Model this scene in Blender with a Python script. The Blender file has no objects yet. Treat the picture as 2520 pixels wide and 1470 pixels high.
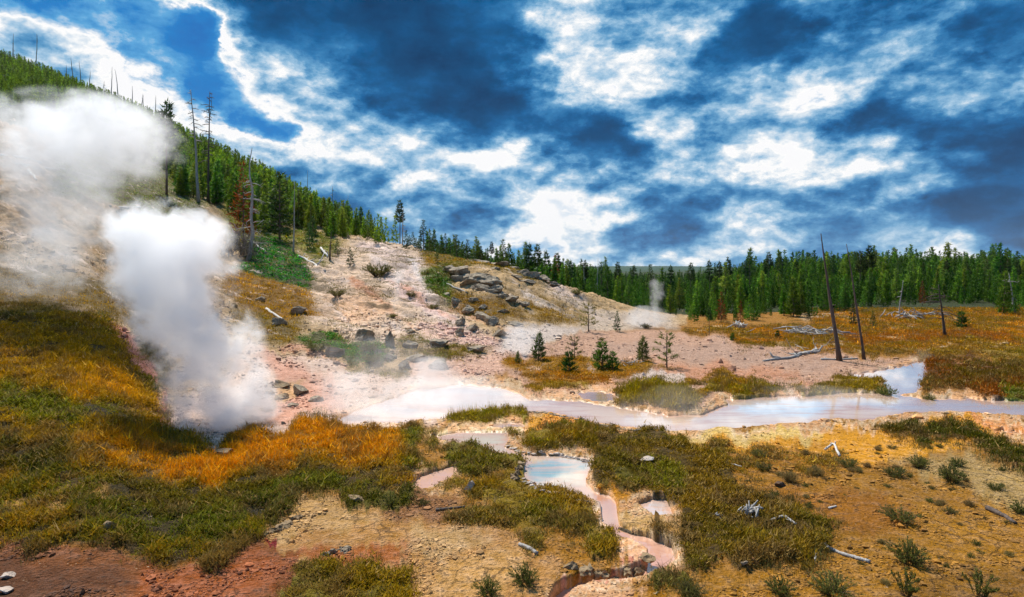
import bpy, math, random
import numpy as np
from mathutils import Vector
random.seed(7)
RNG = np.random.default_rng(11)
scene = bpy.context.scene
COL = scene.collection
R_ = math.radians

# ------------------------------------------------------------------ camera, light, exposure
EYE = 4.5                 # eye height above the basin floor (m)
FP = 1501.0               # focal length in units of the 2520-wide survey sheet
CX, HY = 1260.0, 665.0    # principal column and horizon row on that sheet
cam_d = bpy.data.cameras.new('camera')
cam = bpy.data.objects.new('camera', cam_d)
COL.objects.link(cam)
cam.location = (0, 0, EYE)
cam.rotation_euler = (R_(90), 0, 0)
cam_d.sensor_width = 36.0
cam_d.lens = 36.0 * FP / 2520.0
cam_d.shift_y = -(735.0 - HY) / 2520.0
cam_d.clip_start = 0.1
cam_d.clip_end = 20000
scene.camera = cam

SUN_EL, SUN_AZ = R_(56), R_(-32)       # high, ahead and to the left, behind thin cloud
sun_vec = Vector((math.sin(SUN_AZ) * math.cos(SUN_EL), math.cos(SUN_AZ) * math.cos(SUN_EL), math.sin(SUN_EL)))
sd = bpy.data.lights.new('sun', 'SUN')
sd.energy = 5.0
sd.angle = R_(5)
sd.color = (1.0, 0.95, 0.87)
sun = bpy.data.objects.new('sun', sd)
COL.objects.link(sun)
sun.rotation_euler = (-sun_vec).to_track_quat('-Z', 'Y').to_euler()
sun.location = (-40, 40, 80)

vs = scene.view_settings
scene.display_settings.display_device = 'sRGB'
vs.view_transform = 'Standard'
vs.look = 'None'
vs.exposure = 0.35
vs.gamma = 1.0
vs.use_curve_mapping = False
cy = scene.cycles
cy.use_denoising = True
cy.max_bounces = 24
cy.diffuse_bounces = 3
cy.glossy_bounces = 3
cy.transmission_bounces = 4
cy.transparent_max_bounces = 8
cy.volume_bounces = 20
cy.volume_max_steps = 256
cy.use_adaptive_sampling = True
cy.adaptive_threshold = 0.02
cy.sample_clamp_indirect = 8.0


def lin(c, k=1.0):
    o = []
    for v in c[:3]:
        v = v / 255.0
        o.append(k * (v / 12.92 if v <= 0.04045 else ((v + 0.055) / 1.055) ** 2.4))
    return o


# ------------------------------------------------------------------ node helper
class NT:
    def __init__(self, tree):
        self.t = tree
        self.n = tree.nodes
        self.n.clear()

    def node(self, kind, **kw):
        nd = self.n.new(kind)
        for k, v in kw.items():
            setattr(nd, k, v)
        return nd

    def link(self, a, b):
        self.t.links.new(a, b)

    def put(self, sock, v):
        if v is None:
            return
        if hasattr(v, 'is_output'):
            self.t.links.new(v, sock)
        else:
            sock.default_value = v

    def math(self, op, a, b=None, c=None, clamp=False):
        nd = self.node('ShaderNodeMath', operation=op, use_clamp=clamp)
        for s, v in zip(nd.inputs, (a, b, c)):
            self.put(s, v)
        return nd.outputs[0]

    def vmath(self, op, a, b=None, scale=None):
        nd = self.node('ShaderNodeVectorMath', operation=op)
        self.put(nd.inputs[0], a)
        if b is not None:
            self.put(nd.inputs[1], b)
        if scale is not None:
            self.put(nd.inputs['Scale'], scale)
        return nd.outputs['Value'] if op in ('LENGTH', 'DOT_PRODUCT', 'DISTANCE') else nd.outputs['Vector']

    def noise(self, vec, scale, detail=4.0, rough=0.55, dist=0.0, lac=2.0):
        nd = self.node('ShaderNodeTexNoise')
        self.put(nd.inputs['Vector'], vec)
        self.put(nd.inputs['Scale'], scale)
        nd.inputs['Detail'].default_value = detail
        nd.inputs['Roughness'].default_value = rough
        nd.inputs['Lacunarity'].default_value = lac
        nd.inputs['Distortion'].default_value = dist
        return nd

    def ramp(self, fac, stops, interp='LINEAR'):
        nd = self.node('ShaderNodeValToRGB')
        cr = nd.color_ramp
        cr.interpolation = interp
        while len(cr.elements) < len(stops):
            cr.elements.new(0.5)
        for e, (p, c) in zip(cr.elements, stops):
            e.position = p
            e.color = (c[0], c[1], c[2], 1.0) if hasattr(c, '__len__') else (c, c, c, 1.0)
        self.put(nd.inputs[0], fac)
        return nd.outputs[0]

    def mixc(self, fac, a, b, mode='MIX'):
        nd = self.node('ShaderNodeMix', data_type='RGBA', blend_type=mode)
        self.put(nd.inputs['Factor'], fac)
        for s, v in ((nd.inputs['A'], a), (nd.inputs['B'], b)):
            pass
        self.put([s for s in nd.inputs if s.name == 'A' and s.type == 'RGBA'][0], a if hasattr(a, 'is_output') else (*a[:3], 1.0))
        self.put([s for s in nd.inputs if s.name == 'B' and s.type == 'RGBA'][0], b if hasattr(b, 'is_output') else (*b[:3], 1.0))
        return [s for s in nd.outputs if s.type == 'RGBA'][0]

    def mapr(self, v, a, b, c=0.0, d=1.0, smooth=False):
        nd = self.node('ShaderNodeMapRange')
        nd.interpolation_type = 'SMOOTHSTEP' if smooth else 'LINEAR'
        for s, x in zip(nd.inputs[:5], (v, a, b, c, d)):
            self.put(s, x)
        return nd.outputs[0]


# ------------------------------------------------------------------ sky: Nishita air with a broken deck of storm cloud
SKY_RELIEF, SKY_DET = 1.9, 1.0
SKY_ROWS = [0, 80, 160, 240, 320, 400, 480, 560, 640]       # sheet rows -> elevation
SKY = [
    # thickness of cloud, every 126 columns: 0 clear, ~.43 bright thin cloud, 1 dark thick cloud
    [.16, .15, .24, .12, .90, .97, 1.0, 1.0, 1.0, .97, .92, .50, .60, .65, .92, .96, .70, .78, .70, .88, .86],
    [.44, .46, .34, .13, .20, .92, 1.0, 1.0, 1.0, 1.0, .93, .45, .60, .60, .94, 1.0, .70, .72, .76, .90, .84],
    [.46, .54, .48, .22, .13, .58, .82, .92, 1.0, 1.0, .86, .43, .43, .60, .88, .85, .58, .77, .66, .72, .76],
    [.50, .50, .48, .36, .14, .36, .60, .80, .90, 1.0, .92, .62, .46, .60, .66, .42, .45, .90, .62, .66, .60],
    [.50, .50, .50, .50, .46, .14, .46, .56, .72, .84, .92, .93, .90, .50, .66, .62, .48, .78, .92, .86, .92],
    [.45, .45, .45, .48, .50, .62, .54, .46, .42, .43, .52, .78, .86, .54, .74, .52, .44, .50, .76, .82, .97],
    [.50, .50, .50, .55, .60, .78, .82, .80, .55, .74, .56, .43, .50, .78, .72, .66, .60, .72, .74, .92, .96],
    [.50, .50, .50, .55, .60, .70, .75, .76, .48, .77, .50, .44, .50, .84, .66, .54, .77, .82, .86, .93, .93],
    [.50, .50, .50, .50, .50, .50, .50, .50, .50, .46, .26, .40, .48, .58, .66, .72, .74, .78, .56, .50, .60],
]


def build_world():
    w = bpy.data.worlds.new('World')
    scene.world = w
    w.use_nodes = True
    T = NT(w.node_tree)
    out = T.node('ShaderNodeOutputWorld')
    bg = T.node('ShaderNodeBackground')
    T.link(bg.outputs[0], out.inputs[0])
    sky = T.node('ShaderNodeTexSky')
    sky.sky_type = 'NISHITA'
    sky.sun_disc = False
    sky.sun_elevation = SUN_EL
    sky.sun_rotation = SUN_AZ % (2 * math.pi)
    sky.altitude = 2200
    sky.air_density = 1.0
    sky.dust_density = 0.3
    sky.ozone_density = 3.0
    dirn = T.node('ShaderNodeTexCoord').outputs['Generated']
    sep = T.node('ShaderNodeSeparateXYZ')
    T.link(dirn, sep.inputs[0])
    x, y, z = sep.outputs
    q1 = T.vmath('MULTIPLY', dirn, (1.0, 1.0, 1.5))
    big = T.noise(T.vmath('ADD', q1, (3.1, 0.7, 5.2)), 3.2, 2.0, 0.5)
    wisp = T.noise(T.vmath('ADD', q1, (7.3, 2.2, 1.4)), 9.0, 8.0, 0.58)
    # heaped cloud relief: the same field looked up a little higher tells which edges face the light
    q2 = T.vmath('ADD', T.vmath('MULTIPLY', dirn, (1.0, 1.0, 1.9)), T.vmath('SCALE', wisp.outputs['Color'], scale=0.035))
    fine = T.noise(q2, 8.0, 12.0, 0.61, 0.0)
    fine2 = T.noise(T.vmath('ADD', q2, (-0.006, 0.0, 0.030)), 8.0, 12.0, 0.61, 0.0)
    # azimuth and elevation, bent by noise
    az = T.math('ARCTAN2', x, y)
    hyp = T.math('SQRT', T.math('ADD', T.math('MULTIPLY', x, x), T.math('MULTIPLY', y, y)))
    el = T.math('DIVIDE', z, T.math('MAXIMUM', hyp, 1e-4))
    sb = T.node('ShaderNodeSeparateXYZ')
    T.link(big.outputs['Color'], sb.inputs[0])
    sw = T.node('ShaderNodeSeparateXYZ')
    T.link(wisp.outputs['Color'], sw.inputs[0])
    c5 = lambda s, k: T.math('MULTIPLY', T.math('SUBTRACT', s, 0.5), k)
    az = T.math('ADD', az, T.math('ADD', c5(sb.outputs[0], 0.10), c5(sw.outputs[0], 0.22)))
    el = T.math('ADD', el, T.math('ADD', c5(sb.outputs[1], 0.04), c5(sw.outputs[1], 0.13)))
    A0, A1 = math.atan(-1260 / FP), math.atan(1260 / FP)
    fa = T.mapr(az, A0, A1)
    # rows are given on the sheet; turn elevation back to gnomonic height before looking rows up
    gn = T.math('DIVIDE', el, T.math('MAXIMUM', T.math('COSINE', az), 0.45))
    fe = T.mapr(gn, (HY - 640) / FP, HY / FP)
    n = len(SKY[0])
    # cubic B-spline knots that pass through the listed values, stored as (v + .5) / 2
    G = np.array(SKY)
    for axis in (0, 1):
        m_ = G.shape[axis]
        M = (np.eye(m_) * 4 + np.eye(m_, k=1) + np.eye(m_, k=-1)) / 6
        M[0, 0] = M[-1, -1] = 5 / 6
        G = np.linalg.solve(M, G) if axis == 0 else np.linalg.solve(M, G.T).T
    G = np.clip((G + 0.5) / 2, 0, 1)
    total = None
    for k in range(0, 9, 3):
        stops = []
        for j in range(n):
            pos = (math.atan((j * 126 - 1260) / FP) - A0) / (A1 - A0)
            stops.append((pos, (G[k][j], G[k + 1][j], G[k + 2][j])))
        rc = T.ramp(fa, stops, 'B_SPLINE')
        hs = []
        for i in range(9):
            r = 8 - i
            hs.append((i / 8.0, tuple(1.0 if r == k + q else 0.0 for q in range(3))))
        hc = T.ramp(fe, hs, 'B_SPLINE')
        d = T.vmath('DOT_PRODUCT', rc, hc)
        total = d if total is None else T.math('ADD', total, d)
    total = T.math('MULTIPLY_ADD', total, 2.0, -0.5)
    # wide cloud bodies keep calm; ragged where thin
    rel = T.math('MULTIPLY', T.math('SUBTRACT', fine.outputs[0], fine2.outputs[0]), T.math('MULTIPLY', T.mapr(total, 0.15, 0.5, 0.6, SKY_RELIEF), T.mapr(total, 0.78, 1.0, 1.0, 0.4)))
    det = T.math('ADD', T.math('SUBTRACT', c5(fine.outputs[0], SKY_DET), rel), 0.03)
    t = T.math('MAXIMUM', T.math('ADD', total, det), T.mapr(total, 0.24, 0.40, 0.0, 0.40))
    t = T.math('MULTIPLY', t, 0.76, clamp=True)
    cloud = T.ramp(t, [(p * 0.76, lin(c)) for p, c in (
        (0.00, (0, 100, 178)), (0.17, (22, 122, 194)), (0.27, (92, 164, 214)), (0.34, (186, 208, 228)),
        (0.39, (244, 244, 246)), (0.43, (250, 249, 248)), (0.50, (216, 226, 235)), (0.59, (160, 194, 220)),
        (0.70, (98, 156, 198)), (0.81, (48, 120, 174)), (0.92, (16, 92, 148)), (1.03, (8, 72, 120)), (1.16, (6, 56, 98)), (1.30, (4, 42, 78)))])
    clear = T.mixc(1.0, sky.outputs[0], (0.10, 0.10, 0.10), 'MULTIPLY')
    k = T.mapr(t, 0.04, 0.27, 0.08, 0.0, True)
    T.link(T.mixc(k, cloud, clear), bg.inputs[0])
    bg.inputs[1].default_value = 0.84


build_world()


# ------------------------------------------------------------------ numpy noise
def _hash(ix, iy, seed):
    h = (ix.astype(np.int64) * 374761393 + iy.astype(np.int64) * 668265263 + seed * 974634777) & 0xffffffff
    h = ((h ^ (h >> 13)) * 1274126177) & 0xffffffff
    h = h ^ (h >> 16)
    return (h & 0xffffff) / float(0xffffff)


def vnoise(x, y, seed=0):
    ix, iy = np.floor(x), np.floor(y)
    fx, fy = x - ix, y - iy
    fx = fx * fx * fx * (fx * (fx * 6 - 15) + 10)
    fy = fy * fy * fy * (fy * (fy * 6 - 15) + 10)
    a, b = _hash(ix, iy, seed), _hash(ix + 1, iy, seed)
    c, d = _hash(ix, iy + 1, seed), _hash(ix + 1, iy + 1, seed)
    return (a + (b - a) * fx) * (1 - fy) + (c + (d - c) * fx) * fy


def fbm(x, y, octs=4, seed=0, gain=0.5, ridged=False):
    s, a, n = 0.0, 1.0, 0.0
    for o in range(octs):
        c, q = math.cos(o * 0.9), math.sin(o * 0.9)
        v = vnoise((x * c - y * q) * 2 ** o + o * 17.3, (x * q + y * c) * 2 ** o - o * 9.1, seed + o)
        if ridged:
            v = 1 - abs(v * 2 - 1)
        s = s + a * v
        n += a
        a *= gain
    return s / n          # 0..1, mean about .5


def sstep(a, b, x):
    t = np.clip((x - a) / (b - a), 0, 1)
    return t * t * (3 - 2 * t)


# ------------------------------------------------------------------ mesh helpers
def make_mesh(name, verts, tris, mat=None, smooth=False, cols=None, attrs=None):
    verts = np.asarray(verts, dtype=np.float32).reshape(-1, 3)
    tris = np.asarray(tris, dtype=np.int32)
    k = tris.shape[1]
    me = bpy.data.meshes.new(name)
    me.vertices.add(len(verts))
    me.vertices.foreach_set('co', verts.ravel())
    me.loops.add(tris.size)
    me.loops.foreach_set('vertex_index', tris.ravel())
    me.polygons.add(len(tris))
    me.polygons.foreach_set('loop_start', np.arange(0, tris.size, k, dtype=np.int32))
    me.polygons.foreach_set('loop_total', np.full(len(tris), k, dtype=np.int32))
    me.polygons.foreach_set('use_smooth', np.full(len(tris), bool(smooth)))
    me.update(calc_edges=True)
    if cols is not None:
        a = me.color_attributes.new('Col', 'FLOAT_COLOR', 'POINT')
        c = np.ones((len(verts), 4), dtype=np.float32)
        c[:, :3] = cols
        a.data.foreach_set('color', c.ravel())
    for nm, arr in (attrs or {}).items():
        a = me.attributes.new(nm, 'FLOAT', 'POINT')
        a.data.foreach_set('value', np.asarray(arr, dtype=np.float32))
    if mat is not None:
        me.materials.append(mat)
    return me


def obj(name, me, parent=None, loc=None):
    o = bpy.data.objects.new(name, me)
    COL.objects.link(o)
    if parent is not None:
        o.parent = parent
    if loc is not None:
        o.location = loc
    return o


def tag(o, label=None, cat=None, group=None, kind=None):
    if label:
        o['label'] = label
    if cat:
        o['category'] = cat
    if group:
        o['group'] = group
    if kind:
        o['kind'] = kind
    return o


def thing(name, label, cat, loc=(0, 0, 0), rz=0.0, s=1.0, group=None):
    o = bpy.data.objects.new(name, None)
    COL.objects.link(o)
    o.empty_display_size = 0.2
    o.location = loc
    o.rotation_euler = (0, 0, rz)
    o.scale = (s, s, s)
    return tag(o, label, cat, group)


def dup(root, loc, rz=0.0, s=1.0, label=None, group=None, tilt=(0, 0)):
    r = root.copy()
    COL.objects.link(r)
    r.location = loc
    r.rotation_euler = (tilt[0], tilt[1], rz)
    r.scale = (s, s, s) if not hasattr(s, '__len__') else s
    if label:
        r['label'] = label
    if group:
        r['group'] = group
    for ch in KIDS.get(root.name, []):
        c = ch.copy()
        COL.objects.link(c)
        c.parent = r
    return r


KIDS = {}


def tube(path, radii, n=7, cap=True, wob=0.0):
    P = np.asarray(path, dtype=float)
    m = len(P)
    T = np.gradient(P, axis=0)
    T /= np.linalg.norm(T, axis=1)[:, None] + 1e-9
    up = np.array([0.0, 0, 1]) if abs(T[0][2]) < 0.9 else np.array([1.0, 0, 0])
    V = []
    for i in range(m):
        a = np.cross(T[i], up)
        a /= np.linalg.norm(a) + 1e-9
        b = np.cross(T[i], a)
        th = np.arange(n) * 2 * math.pi / n
        r = radii[i] * (1 + wob * RNG.uniform(-1, 1, n))
        V.append(P[i] + np.cos(th)[:, None] * a * r[:, None] + np.sin(th)[:, None] * b * r[:, None])
    V = np.concatenate(V)
    F = []
    for i in range(m - 1):
        for j in range(n):
            k = (j + 1) % n
            p, q, r, s = i * n + j, i * n + k, (i + 1) * n + k, (i + 1) * n + j
            F += [(p, q, r), (p, r, s)]
    if cap:
        V = np.vstack([V, P[0][None], P[-1][None]])
        c0, c1 = m * n, m * n + 1
        for j in range(n):
            k = (j + 1) % n
            F += [(c0, k, j), (c1, (m - 1) * n + j, (m - 1) * n + k)]
    return V, np.array(F)


class MB:
    def __init__(self):
        self.v, self.f, self.c, self.k = [], [], [], 0

    def add(self, V, F, col=None):
        V = np.asarray(V, dtype=float)
        self.v.append(V)
        self.f.append(np.asarray(F) + self.k)
        if col is not None:
            self.c.append(np.broadcast_to(np.asarray(col, dtype=float), (len(V), 3)))
        self.k += len(V)

    def tube(self, path, radii, n=7, wob=0.0, col=None):
        V, F = tube(path, radii, n, True, wob)
        self.add(V, F, col)

    def mesh(self, name, mat, smooth=True):
        return make_mesh(name, np.concatenate(self.v), np.concatenate(self.f), mat, smooth,
                         np.concatenate(self.c) if self.c else None)


# ------------------------------------------------------------------ materials
def leaf_mat(name, trans=0.35, vary=0.25, tint=(1, 1, 1)):
    m = bpy.data.materials.new(name)
    m.use_nodes = True
    T = NT(m.node_tree)
    out = T.node('ShaderNodeOutputMaterial')
    at = T.node('ShaderNodeAttribute', attribute_name='Col')
    oi = T.node('ShaderNodeObjectInfo')
    hsv = T.node('ShaderNodeHueSaturation')
    rnd = oi.outputs['Random']
    T.put(hsv.inputs['Hue'], T.math('ADD', 0.5, T.math('MULTIPLY', T.math('SUBTRACT', rnd, 0.5), 0.045 * vary / 0.25)))
    r2 = T.math('FRACT', T.math('MULTIPLY', rnd, 17.31))
    T.put(hsv.inputs['Value'], T.math('ADD', 1.0 - vary, T.math('MULTIPLY', r2, 2 * vary)))
    T.put(hsv.inputs['Color'], T.mixc(1.0, at.outputs['Color'], tint, 'MULTIPLY'))
    d = T.node('ShaderNodeBsdfPrincipled')
    d.inputs['Roughness'].default_value = 0.6
    d.inputs['Specular IOR Level'].default_value = 0.08
    tr = T.node('ShaderNodeBsdfTranslucent')
    T.link(hsv.outputs[0], d.inputs['Base Color'])
    T.link(hsv.outputs[0], tr.inputs['Color'])
    mx = T.node('ShaderNodeMixShader')
    mx.inputs[0].default_value = trans
    T.link(d.outputs[0], mx.inputs[1])
    T.link(tr.outputs[0], mx.inputs[2])
    T.link(mx.outputs[0], out.inputs[0])
    return m


def wood_mat(name, c1, c2, stripe=9.0):
    m = bpy.data.materials.new(name)
    m.use_nodes = True
    T = NT(m.node_tree)
    out = T.node('ShaderNodeOutputMaterial')
    p = T.node('ShaderNodeBsdfPrincipled')
    T.link(p.outputs[0], out.inputs[0])
    co = T.node('ShaderNodeTexCoord').outputs['Object']
    n = T.noise(T.vmath('MULTIPLY', co, (stripe, stripe, 1.3)), 1.0, 5.0, 0.65)
    c = T.ramp(n.outputs[0], [(0.32, c1), (0.68, c2)])
    T.link(c, p.inputs['Base Color'])
    p.inputs['Roughness'].default_value = 0.85
    b = T.node('ShaderNodeBump')
    b.inputs['Strength'].default_value = 0.5
    b.inputs['Distance'].default_value = 0.02
    T.link(n.outputs[0], b.inputs['Height'])
    T.link(b.outputs[0], p.inputs['Normal'])
    return m


def rock_mat(name, c1, c2, c3):
    m = bpy.data.materials.new(name)
    m.use_nodes = True
    T = NT(m.node_tree)
    out = T.node('ShaderNodeOutputMaterial')
    p = T.node('ShaderNodeBsdfPrincipled')
    T.link(p.outputs[0], out.inputs[0])
    co = T.node('ShaderNodeTexCoord').outputs['Object']
    n = T.noise(co, 2.2, 8.0, 0.65)
    n2 = T.noise(co, 9.0, 4.0, 0.7)
    c = T.ramp(n.outputs[0], [(0.30, c1), (0.52, c2), (0.72, c3)])
    c = T.mixc(T.mapr(n2.outputs[0], 0.35, 0.7, 0.0, 0.45), c, lin((60, 58, 52)))
    T.link(c, p.inputs['Base Color'])
    p.inputs['Roughness'].default_value = 0.9
    b = T.node('ShaderNodeBump')
    b.inputs['Strength'].default_value = 0.9
    b.inputs['Distance'].default_value = 0.12
    T.link(T.math('ADD', n.outputs[0], T.math('MULTIPLY', n2.outputs[0], 0.4)), b.inputs['Height'])
    T.link(b.outputs[0], p.inputs['Normal'])
    return m


# ------------------------------------------------------------------ terrain heights
# profiles of the land along bearings (bearing given by sheet column): (distance ahead, height)
PROF = {
    -700: [(2.5, .8), (7.5, .7), (9, .75), (11, 1.1), (14, 1.7), (18.5, 2.9), (23, 4.3), (29, 6.4), (37, 9.8), (47, 14), (60, 20), (85, 31), (160, 62), (260, 110), (320, 140), (450, 170), (700, 170), (3500, 170)],
    0: [(2.5, .6), (7.5, .48), (9, .42), (11, .58), (14, .9), (18.5, 1.6), (23, 2.43), (29, 3.8), (37, 6.1), (47, 9.67), (60, 15.1), (85, 23.5), (160, 48.7), (260, 88.5), (320, 116), (450, 150), (700, 150), (3500, 150)],
    200: [(2.5, .55), (7.5, .46), (10.5, .70), (14, .9), (19, 1.5), (24, 2.34), (32, 3.75), (42, 6.3), (54, 10.4), (70, 15.9), (120, 29.7), (220, 62.4), (300, 92.5), (420, 118), (700, 120), (3500, 120)],
    400: [(2.5, .5), (7, .36), (9, .28), (12, .26), (15, .26), (17.5, .22), (20, .5), (26, 1.3), (34, 2.57), (48, 4.98), (62, 9.25), (75, 13.7), (130, 27.5), (220, 53.6), (280, 70.7), (400, 92), (700, 95), (3500, 95)],
    610: [(2.5, .5), (6, .36), (8, .26), (11, .16), (14, .10), (17, .04), (20, .03), (22, .18), (29, .93), (40, 2.2), (60, 5.5), (80, 10.1), (130, 20.5), (190, 35.5), (260, 43), (400, 50), (700, 50), (3500, 50)],
    850: [(2.5, .5), (6, .32), (8, .22), (11, .12), (14, .08), (18, .05), (21, .05), (27, .27), (36, 1.26), (50, 3.33), (72, 7.6), (100, 10.8), (160, 15.5), (230, 17), (400, 15), (700, 12), (3500, 12)],
    1050: [(2.5, .5), (6, .3), (8, .18), (11, .1), (14, .06), (18, .04), (25.5, .06), (31, .68), (42, 1.84), (52, 3.63), (62, 6.7), (80, 7.0), (115, 5.8), (160, 5), (300, 4), (700, 2), (3500, 4)],
    1260: [(2.5, .5), (6, .3), (8, .18), (11, .1), (14, .06), (20, .05), (30, .06), (40, .9), (48, 2.74), (56, 4.75), (63, 4.6), (80, 2.2), (115, .9), (160, .8), (300, 1), (700, 1), (3500, 4)],
    1440: [(2.5, .5), (6, .3), (8, .18), (11, .1), (14, .06), (20, .05), (42, .06), (50, 1.0), (57, 2.5), (66, 1.2), (80, .2), (115, -.6), (160, -1), (230, -1.2), (330, -1.5), (500, -1.5), (1000, 1), (1700, 10), (2000, 17), (3500, 10)],
    1640: [(2.5, .5), (6, .3), (8, .18), (11, .1), (14, .07), (20, .06), (50, .06), (58, .05), (80, -.6), (115, -1.6), (160, -2.4), (230, -3), (330, -3), (500, -2), (1000, 2), (1700, 11), (2000, 18), (3500, 10)],
    2000: [(2.5, .5), (6, .34), (8, .24), (11, .16), (14, .1), (20, .06), (50, .1), (60, .3), (80, .6), (115, 1.0), (160, 1.6), (230, 2.2), (330, 2.4), (500, 2), (1000, 3), (2000, 9), (3500, 10)],
    2520: [(2.5, .55), (6, .4), (8, .34), (11, .24), (14, .14), (20, .06), (50, .1), (60, .3), (80, .7), (115, 1.3), (160, 2.0), (230, 3.0), (330, 3.0), (500, 3), (1000, 3), (2000, 9), (3500, 10)],
    3200: [(2.5, .6), (6, .5), (8, .4), (11, .3), (14, .18), (20, .08), (50, .1), (60, .3), (80, .8), (115, 1.5), (160, 2.3), (230, 3.2), (330, 3.2), (500, 3), (1000, 3), (2000, 9), (3500, 10)],
}
DS = np.concatenate([np.geomspace(2.5, 5, 40, endpoint=False), np.geomspace(5, 22, 470, endpoint=False),
                     np.geomspace(22, 90, 330, endpoint=False), np.geomspace(90, 3500, 190)])
XS = np.concatenate([np.linspace(-900, -20, 90, endpoint=False), np.linspace(-20, 2540, 980, endpoint=False), np.linspace(2540, 3420, 90)])
US = (XS - CX) / FP
NR, NC = len(DS), len(XS)


def gblur(a, s, axis):
    r = int(3 * s + 1)
    k = np.exp(-0.5 * (np.arange(-r, r + 1) / s) ** 2)
    k /= k.sum()
    pad = [(0, 0)] * a.ndim
    pad[axis] = (r, r)
    p = np.pad(a, pad, mode='edge')
    o = np.zeros_like(a)
    for i, w in enumerate(k):
        o += w * np.take(p, np.arange(i, i + a.shape[axis]), axis=axis)
    return o


def base_height():
    gx = np.arange(-900, 3421, 20.0)
    gd = np.geomspace(2.5, 3500, 420)
    cols = sorted(PROF)
    Z = np.array([np.interp(gd, *zip(*PROF[c])) for c in cols])          # per profile
    Zc = np.array([np.interp(gx, cols, Z[:, i]) for i in range(len(gd))])  # d x column
    Zc = gblur(gblur(Zc, 2.2, 1), 3.0, 0)
    out = np.empty((len(DS), len(gx)))
    for j in range(len(gx)):
        out[:, j] = np.interp(np.log(DS), np.log(gd), Zc[:, j])
    ii = np.interp(XS, gx, np.arange(len(gx)))
    i0 = np.minimum(ii.astype(int), len(gx) - 2)
    f = ii - i0
    return out[:, i0] * (1 - f) + out[:, i0 + 1] * f


ZB = base_height()
DD = np.repeat(DS[:, None], NC, 1)
XX = DD * US[None, :]
YY = DD.copy()
# down-slope / along-slope coordinates of the left hill
SL = 0.83 * XX - 0.55 * YY          # runs down the hill
AL = 0.55 * XX + 0.83 * YY

# ------------------------------------------------------------------ ground cover plan, surveyed on a 2520-wide sheet and laid on the land
PX0, PY0, PST = -40.0, 460.0, 4.0
PW, PH = 650, 262
gxx, gyy = np.meshgrid(PX0 + PST * np.arange(PW), PY0 + PST * np.arange(PH))


def satur(c, k=1.12):
    c = np.array(c)
    return np.clip(c.mean() + (c - c.mean()) * k, .004, .95)


def sdf(poly):
    p = np.asarray(poly, float)
    q = np.roll(p, -1, 0)
    x0, y0 = p.min(0) - 120
    x1, y1 = p.max(0) + 120
    i0, i1 = max(int((x0 - PX0) / PST), 0), min(int((x1 - PX0) / PST) + 1, PW)
    j0, j1 = max(int((y0 - PY0) / PST), 0), min(int((y1 - PY0) / PST) + 1, PH)
    X, Y = gxx[j0:j1, i0:i1], gyy[j0:j1, i0:i1]
    best = np.full(X.shape, 1e9)
    ins = np.zeros(X.shape, bool)
    for (ax, ay), (bx, by) in zip(p, q):
        dx, dy = bx - ax, by - ay
        t = np.clip(((X - ax) * dx + (Y - ay) * dy * 4) / (dx * dx + 4 * dy * dy + 1e-9), 0, 1)
        best = np.minimum(best, (X - ax - t * dx) ** 2 + 4 * (Y - ay - t * dy) ** 2)
        c = (ay > Y) != (by > Y)
        if dy != 0:
            ins ^= c & (X < (bx - ax) * (Y - ay) / dy + ax)
    s = np.sqrt(best)
    out = np.full(gxx.shape, -999.0)
    out[j0:j1, i0:i1] = np.where(ins, s, -s)
    return out


def mask(poly, soft):
    return sstep(-soft, soft, sdf(poly))


P_col = np.zeros((PH, PW, 3))
P_col[:] = satur(lin((186, 132, 62), .66))
P_c1 = np.zeros((PH, PW, 3)) + lin((150, 132, 78)); P_c2 = np.zeros((PH, PW, 3)) + lin((112, 110, 62))
P_gd = np.zeros((PH, PW)); P_gh = np.zeros((PH, PW)) + .15; P_fb = np.zeros((PH, PW))
P_wat = np.zeros((PH, PW)); P_wcol = np.zeros((PH, PW, 3)); P_wcol[:] = lin((215, 200, 190), .8)
P_wet = np.zeros((PH, PW)); P_rgh = np.zeros((PH, PW)) + .25


def soil(poly, c, soft=14, k=1.0, wet=None, rgh=None, k2=.86):
    m = mask(poly, soft) * k
    P_col[:] = P_col * (1 - m[..., None]) + m[..., None] * satur(lin(c, k2))
    P_gd[:] *= (1 - m)
    if wet is not None:
        P_wet[:] = P_wet * (1 - m) + wet * m
    if rgh is not None:
        P_rgh[:] = P_rgh * (1 - m) + rgh * m


def veg(poly, c1, c2, soft=14, dens=1.0, h=.18, forb=.5, k=1.0, under=None):
    m = mask(poly, soft) * k
    a, b = satur(lin(c1, 1.15), 1.4), satur(lin(c2, 1.2), 1.4)
    M = m[..., None]
    P_c1[:] = P_c1 * (1 - M) + a * M
    P_c2[:] = P_c2 * (1 - M) + b * M
    P_gd[:] = P_gd * (1 - m) + dens * m
    P_gh[:] = P_gh * (1 - m) + h * m
    P_fb[:] = P_fb * (1 - m) + forb * m
    u = satur(lin(under, .6), 1.25) if under else (a * .5 + b * .5) * .75
    P_col[:] = P_col * (1 - M) + u * M
    P_rgh[:] = P_rgh * (1 - m) + .5 * m


def water(poly, c, soft=5, c_only=False, csoft=16):
    m = mask(poly, csoft)[..., None]
    P_wcol[:] = P_wcol * (1 - m) + m * satur(lin(c, .85))
    if not c_only:
        P_wat[:] = np.maximum(P_wat, mask(poly, soft))


OR, OL, GR, DG, RU, YO = (244, 170, 56), (156, 126, 48), (106, 108, 42), (76, 76, 34), (150, 96, 44), (196, 154, 62)

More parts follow.
